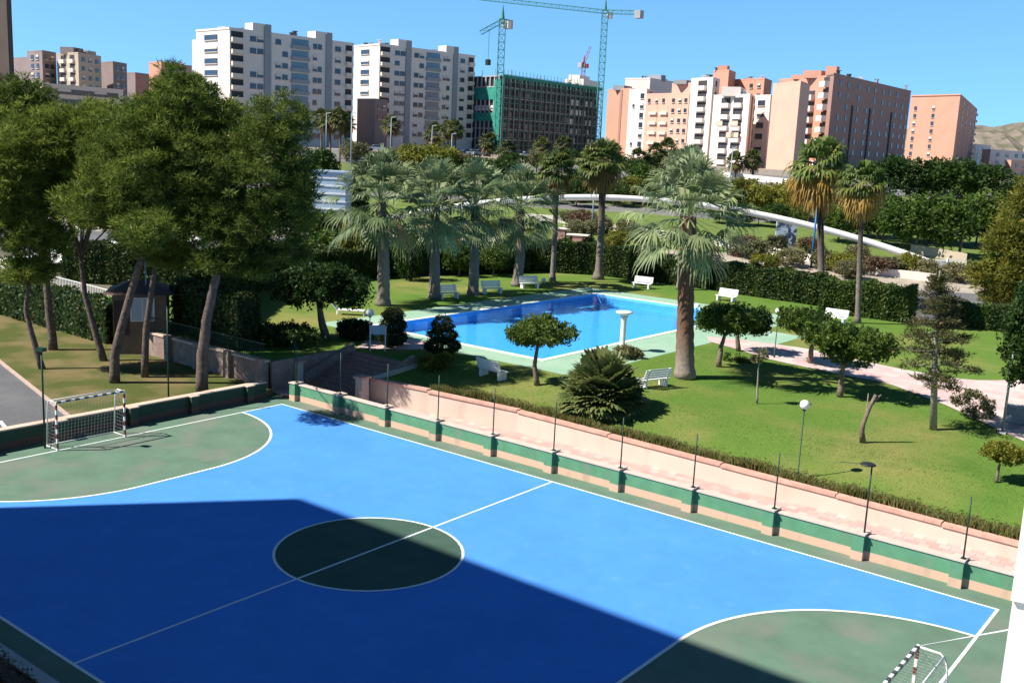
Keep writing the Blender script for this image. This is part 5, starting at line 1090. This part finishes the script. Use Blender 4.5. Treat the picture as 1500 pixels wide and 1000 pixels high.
# cranes
def lattice(mb, p, q, w, n, t=.16):
    p, q = Vector(p), Vector(q); d = (q-p).normalized(); u = Vector((0, 0, 1)) if abs(d.z) < .9 else Vector(FH); a = d.cross(u).normalized()*w/2; b = a.cross(d).normalized()*w/2; cr = [a+b, a-b, -a-b, -a+b]
    for c in cr: mb.bar(p+c, q+c, t)
    for i in range(n):
        s0, s1 = p.lerp(q, i/n), p.lerp(q, (i+1)/n)
        for j in range(4): mb.bar(s0+cr[j], s1+cr[(j+1) % 4], t*.6); mb.bar(s1+cr[j], s1+cr[(j+1) % 4], t*.6)
    return mb
def crane(label, u, s, vbase, vtop, jib, m, w=1.6, hook=None):
    g0 = atd(u, vbase, s); zt = atd(u, vtop, s).z; b = Vector((g0.x, g0.y, terrain_h(g0.x, g0.y))); g = thing('tower_crane', label, 'crane', b, 'tower cranes'); top = Vector((b.x, b.y, zt))
    lattice(MB(), b, top, w, int((zt-b.z)/2.2), .2).build('mast', M[m], g); R = Vector((RT[0], RT[1], 0)).normalized()
    for nm, (du, dz, s2), nn in jib:
        k = s/1500; e = top+R*du*k+Vector((0, 0, dz*k))+Vector(FH)*s2; st = top+Vector((0, 0, -.5)); lattice(MB(), st, e, w*.62, max(3, int((e-st).length/2.6)), .15).build(nm, M[m], g)
        if nm == 'counter_jib': MB().box(e-Vector((0, 0, .6)), (2.4, 2.4, 2.6)).build('counterweight', M['concrete'], g)
    MB().box(top+R*1.6+Vector((0, 0, -1.6)), (1.6, 1.6, 2.2)).build('cab', M['b_white' if m != 'crane_red' else m], g); MB().lathe(top, [(.7, 0), (.25, 3.2), (0, 4.6)], 6).build('peak', M[m], g)
    if hook: k = s/1500; h0 = top+R*hook[0]*k+Vector((0, 0, hook[1]*k)); MB().bar(h0, h0-Vector((0, 0, hook[2]*k)), .08).box(h0-Vector((0, 0, hook[2]*k+.8)), (1.2, 1.2, 1.7)).build('hook', M['black'], g)
crane('green tower crane with a short drooping jib, in front of the building site', 729, 325, 195, 28, [('jib', (-30, -20, 0), 0), ('counter_jib', (7, -3, 2), 0)], 'crane_green', 1.9, hook=(-18, -14, 42))
crane('tallest green tower crane with a very long level jib, right of the building site', 876, 372, 190, 15, [('jib', (-182, 14, 10), 0), ('counter_jib', (46, -3, -4), 0)], 'crane_green', 2.0)
crane('small red crane far behind the building site', 853, 560, 130, 92, [('jib', (8, 22, 0), 0), ('counter_jib', (-4, -2, 0), 0)], 'crane_red', 1.8)
# orange brick complex on the right
OG = 'brick apartment blocks on the right'
k = Block('orange slab block at the left end of the brick complex', (884, 352), (917, 340), (926, 344), 131, 'b_orange', group=OG); k.strip('L', .62, 1.2, 'b_brown'); k.roof_box(.5, .5, 6, 4, 1.5, 'b_grey')
k = Block('white block with a dark window column beside the orange slab', (915, 338), (940, 332), (952, 340), 132, 'b_white', group=OG); k.windows('L', [.78], range(0, 9), 1.5, 1.6); k.windows('L', [.30], range(0, 9), .8, .9, skip=.6)
k.strip('R', .5, 2.5, 'b_grey')
k = Block('tall white stair tower rising behind the orange slab block', (908, 372), (944, 366), (978, 378), 116, 'b_white', group=OG); k.clutter(5, 8); k.roof_box(.2, .5, 3, 5, 2, 'b_grey')
k = Block('pink brick block with rows of small windows and white balconies', (940, 331), (1002, 316), (1008, 320), 138, 'b_pink', group=OG); k.windows('L', [.65, .80, .93], range(0, 8), 1.1, 1.2); k.balconies('L', [.2, .45], range(1, 7), 3.2, .7, 'b_cream', .8, 'b_pink'); k.windows('L', [.08, .26, .42], [0], 1.0, 1.3)
k = Block('upper pink brick storey set back above the small windows', (976, 332), (1004, 325), (1012, 330), 123, 'b_pink', group=OG); k.roof_box(.5, .4, 8, 4, 1.3, 'b_grey')
k = Block('slim white balcony tower left of the orange stair core', (1003, 306), (1034, 297), (1044, 304), 115, 'b_white', group=OG); k.balconies('L', [.55], range(0, 9), 4.2, 1.0, 'b_white', 1.15); k.balconies('R', [.5], range(0, 9), 1.6, .6, 'b_cream'); k.clutter(3, 4)
k = Block('orange stair core with chimneys, the tallest part of the complex centre', (1034, 327), (1056, 320), (1066, 328), 104, 'b_orange', group=OG); k.windows('R', [.5], range(1, 4), 1.2, 1.1); k.roof_box(.5, .3, 3, 3, 2, 'b_orange', 'chimney'); k.clutter(3, 5)
k = Block('white fronted block with beige awnings in the complex centre', (1037, 288), (1089, 276), (1096, 284), 140, 'b_white', group=OG); k.balconies('L', [.36, .70], range(0, 7), 3.6, .8, 'b_white', 1.2); k.strip('R', .5, 1.6, 'b_mauve')
a, d, ln_, n = k.frame('L')
for fx, fl in ((.28, 2), (.70, 2), (.62, 3), (.74, 3), (.3, 6)):
    p = a+d*ln_*fx+n*.95; z = k.zf(fl)+.6; MB().bar((p.x-d.x*1.5, p.y-d.y*1.5, z), (p.x+d.x*1.5, p.y+d.y*1.5, z), .12, 1.3).build('awning', M['coping'], k.g)
k.roof_box(.5, .4, 9, 5, 2.4, 'b_white'); k.clutter(4, 9)
k = Block('orange block behind the white fronted one, with a row of chimneys', (1064, 330), (1108, 318), (1119, 328), 116, 'b_orange', group=OG); k.windows('L', [.6, .85], range(0, 4), 1.3, 1.3); k.clutter(6, 10)
k = Block('white block with one column of dark windows beside the plain brick tower', (1092, 294), (1119, 288), (1126, 294), 141, 'b_white', group=OG); k.windows('L', [.55], range(0, 8), 2.6, 1.5)
k.balconies('L', [.1], range(0, 8), 1.4, .6, 'b_cream')
tw = Block('plain windowless pink brick tower at the front of the complex', (1121, 271), (1160, 258), (1174, 268), 121, 'b_pink', group=OG); tw.roof_box(.6, .4, 5, 4, .8, 'b_grey')
k = Block('orange brick head block above the plain tower, with a stepped roof', (1130, 305), (1205, 283), (1216, 288), 112, 'b_orange', group=OG); k.roof_box(.35, .4, 7, 5, 2.0, 'b_orange'); k.roof_box(.08, .5, 2.2, 3, 3.0, 'b_orange', 'chimney'); k.roof_box(.6, .5, 6, 5, 1.2, 'b_orange'); k.balconies('L', [.62], range(1, 9), 4.6, 1.3, 'b_white', 1.5)
for k_ in [k]: pass
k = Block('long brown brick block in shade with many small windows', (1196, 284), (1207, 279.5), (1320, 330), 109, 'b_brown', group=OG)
k.balconies('L', [.15], range(0, 9), 3.4, 1.4, 'b_white', 1.5); k.windows('R', [.08, .17, .30, .41, .5, .61, .70, .80, .89, .96], range(0, 9), 1.0, 1.3, skip=.12, sill=False); 
for f in (.24, .46, .75): k.strip('R', f, 1.0, 'recess', z1=k.zt-7, out=.05)  # vertical recesses drawn as flat dark strips, their shade in the colour
k.clutter(5, 11)
k = Block('separate orange brick block with two columns of dark windows', (1322, 428), (1392, 408), (1419, 500), 139, 'b_orange', group=OG); k.windows('L', [.12, .5], range(1, 9), 1.3, 1.6); k.windows('R', [.2, .42, .64, .86], range(0, 8), 1.6, 1.5); k.roof_box(.5, .3, 12, 5, .9, 'b_white'); k.balconies('R', [.95], range(0, 8), 2, 1.0, 'b_white')
# far left blocks
k = Block('dark brown tower cut by the left edge of the picture', (-70, 215), (19, 200), (26, 204), -60, 'b_dark')
FG = 'old blocks above the pines at the far left'
k = Block('dark block beside the brown tower', (22, 400), (44, 392), (50, 398), 86, 'b_mauve', group=FG)
k = Block('mauve block, left one of the old blocks above the pines', (44, 372), (66, 364), (86, 372), 76, 'b_mauve', group=FG); k.windows('L', [.35, .7], range(0, 7), 2, 1.6); k.windows('R', [.3, .7], range(0, 7), 2, 1.6)
k = Block('tan block with balconies, middle one of the old blocks', (87, 368), (118, 358), (151, 372), 79, 'b_tan', group=FG); k.balconies('L', [.3, .72], range(0, 7), 3.4, .8, 'b_cream', 1.2); k.windows('R', [.2, .5, .8], range(0, 7), 1.8, 1.5); k.roof_box(.5, .2, 6, 5, 2.4, 'b_mauve'); k.roof_box(.4, .7, 5, 5, 2, 'b_tan'); k.clutter(4, 3)
k = Block('brown block, right one of the old blocks', (150, 388), (168, 380), (188, 390), 92, 'b_mauve', group=FG); k.windows('R', [.3, .7], range(0, 6), 2, 1.6)
k = Block('low long pale building behind the pine crowns', (62, 330), (66, 328), (182, 352), 124, 'b_cream', group=FG); k.windows('R', [.1, .25, .4, .55, .7, .85], range(0, 3), 4.5, 1.6)
k = Block('small orange block just left of the first white block', (220, 420), (238, 412), (282, 430), 92, 'b_orange', group=FG); k.balconies('R', [.3, .7], range(0, 4), 4, .8, 'b_cream'); k.clutter(5, 6)
k = Block('small dark block between the old blocks and the orange one', (188, 440), (200, 436), (220, 444), 108, 'b_mauve', group=FG)
# far right houses and hill
RG = 'far white houses below the hill'
for i, (ua, ub, uc, s, vt, m, lab) in enumerate([(1416, 1424, 1446, 520, 212, 'b_white', 'far white house next to the separate orange block'), (1434, 1446, 1500, 480, 220, 'b_white', 'far long white house with rows of windows'), (1470, 1478, 1520, 450, 236, 'b_pink', 'far pink house at the right edge'), (1494, 1500, 1530, 560, 208, 'b_white', 'far white house cut by the right edge')]):
    k = Block(lab, (ua, s), (ub, s-8), (uc, s+10), vt, m, group=RG); k.windows('R', [.2, .45, .7, .9], range(0, 4), 2.4, 1.6)
def hill():
    c = col_at(1560, 2600, 10); V = []; F = []; nx, ny = 70, 26; R = Vector((RT[0], RT[1], 0)).normalized(); Fv = Vector(FH)
    for i in range(nx):
        for j in range(ny):
            x = -520+1600*i/(nx-1); y = 1200*j/(ny-1); t = i/(nx-1)
            prof = 80*sm((x+330)/110)+46*sm((x+250)/60)+10*sin(x*.03)+8*sin(x*.011+1)+6*sin(x*.09)
            h = max(0, prof)*sm(j/9)*(1-.25*sm((j-12)/14))+4*sin(i*1.3+j*.9)*sm(j/4)*(1 if prof > 5 else 0); p = c+R*x+Fv*(y-200); V.append((p.x, p.y, 6+h))
    for i in range(nx-1):
        for j in range(ny-1): a = i*ny+j; F.append((a, a+ny, a+ny+1, a+1))
    me = bpy.data.meshes.new('hill'); me.from_pydata(V, [], F); me.materials.append(M['hill']); me.update(); o = bpy.data.objects.new('hill', me); COL.objects.link(o); tag(o, kind='structure')
hill()
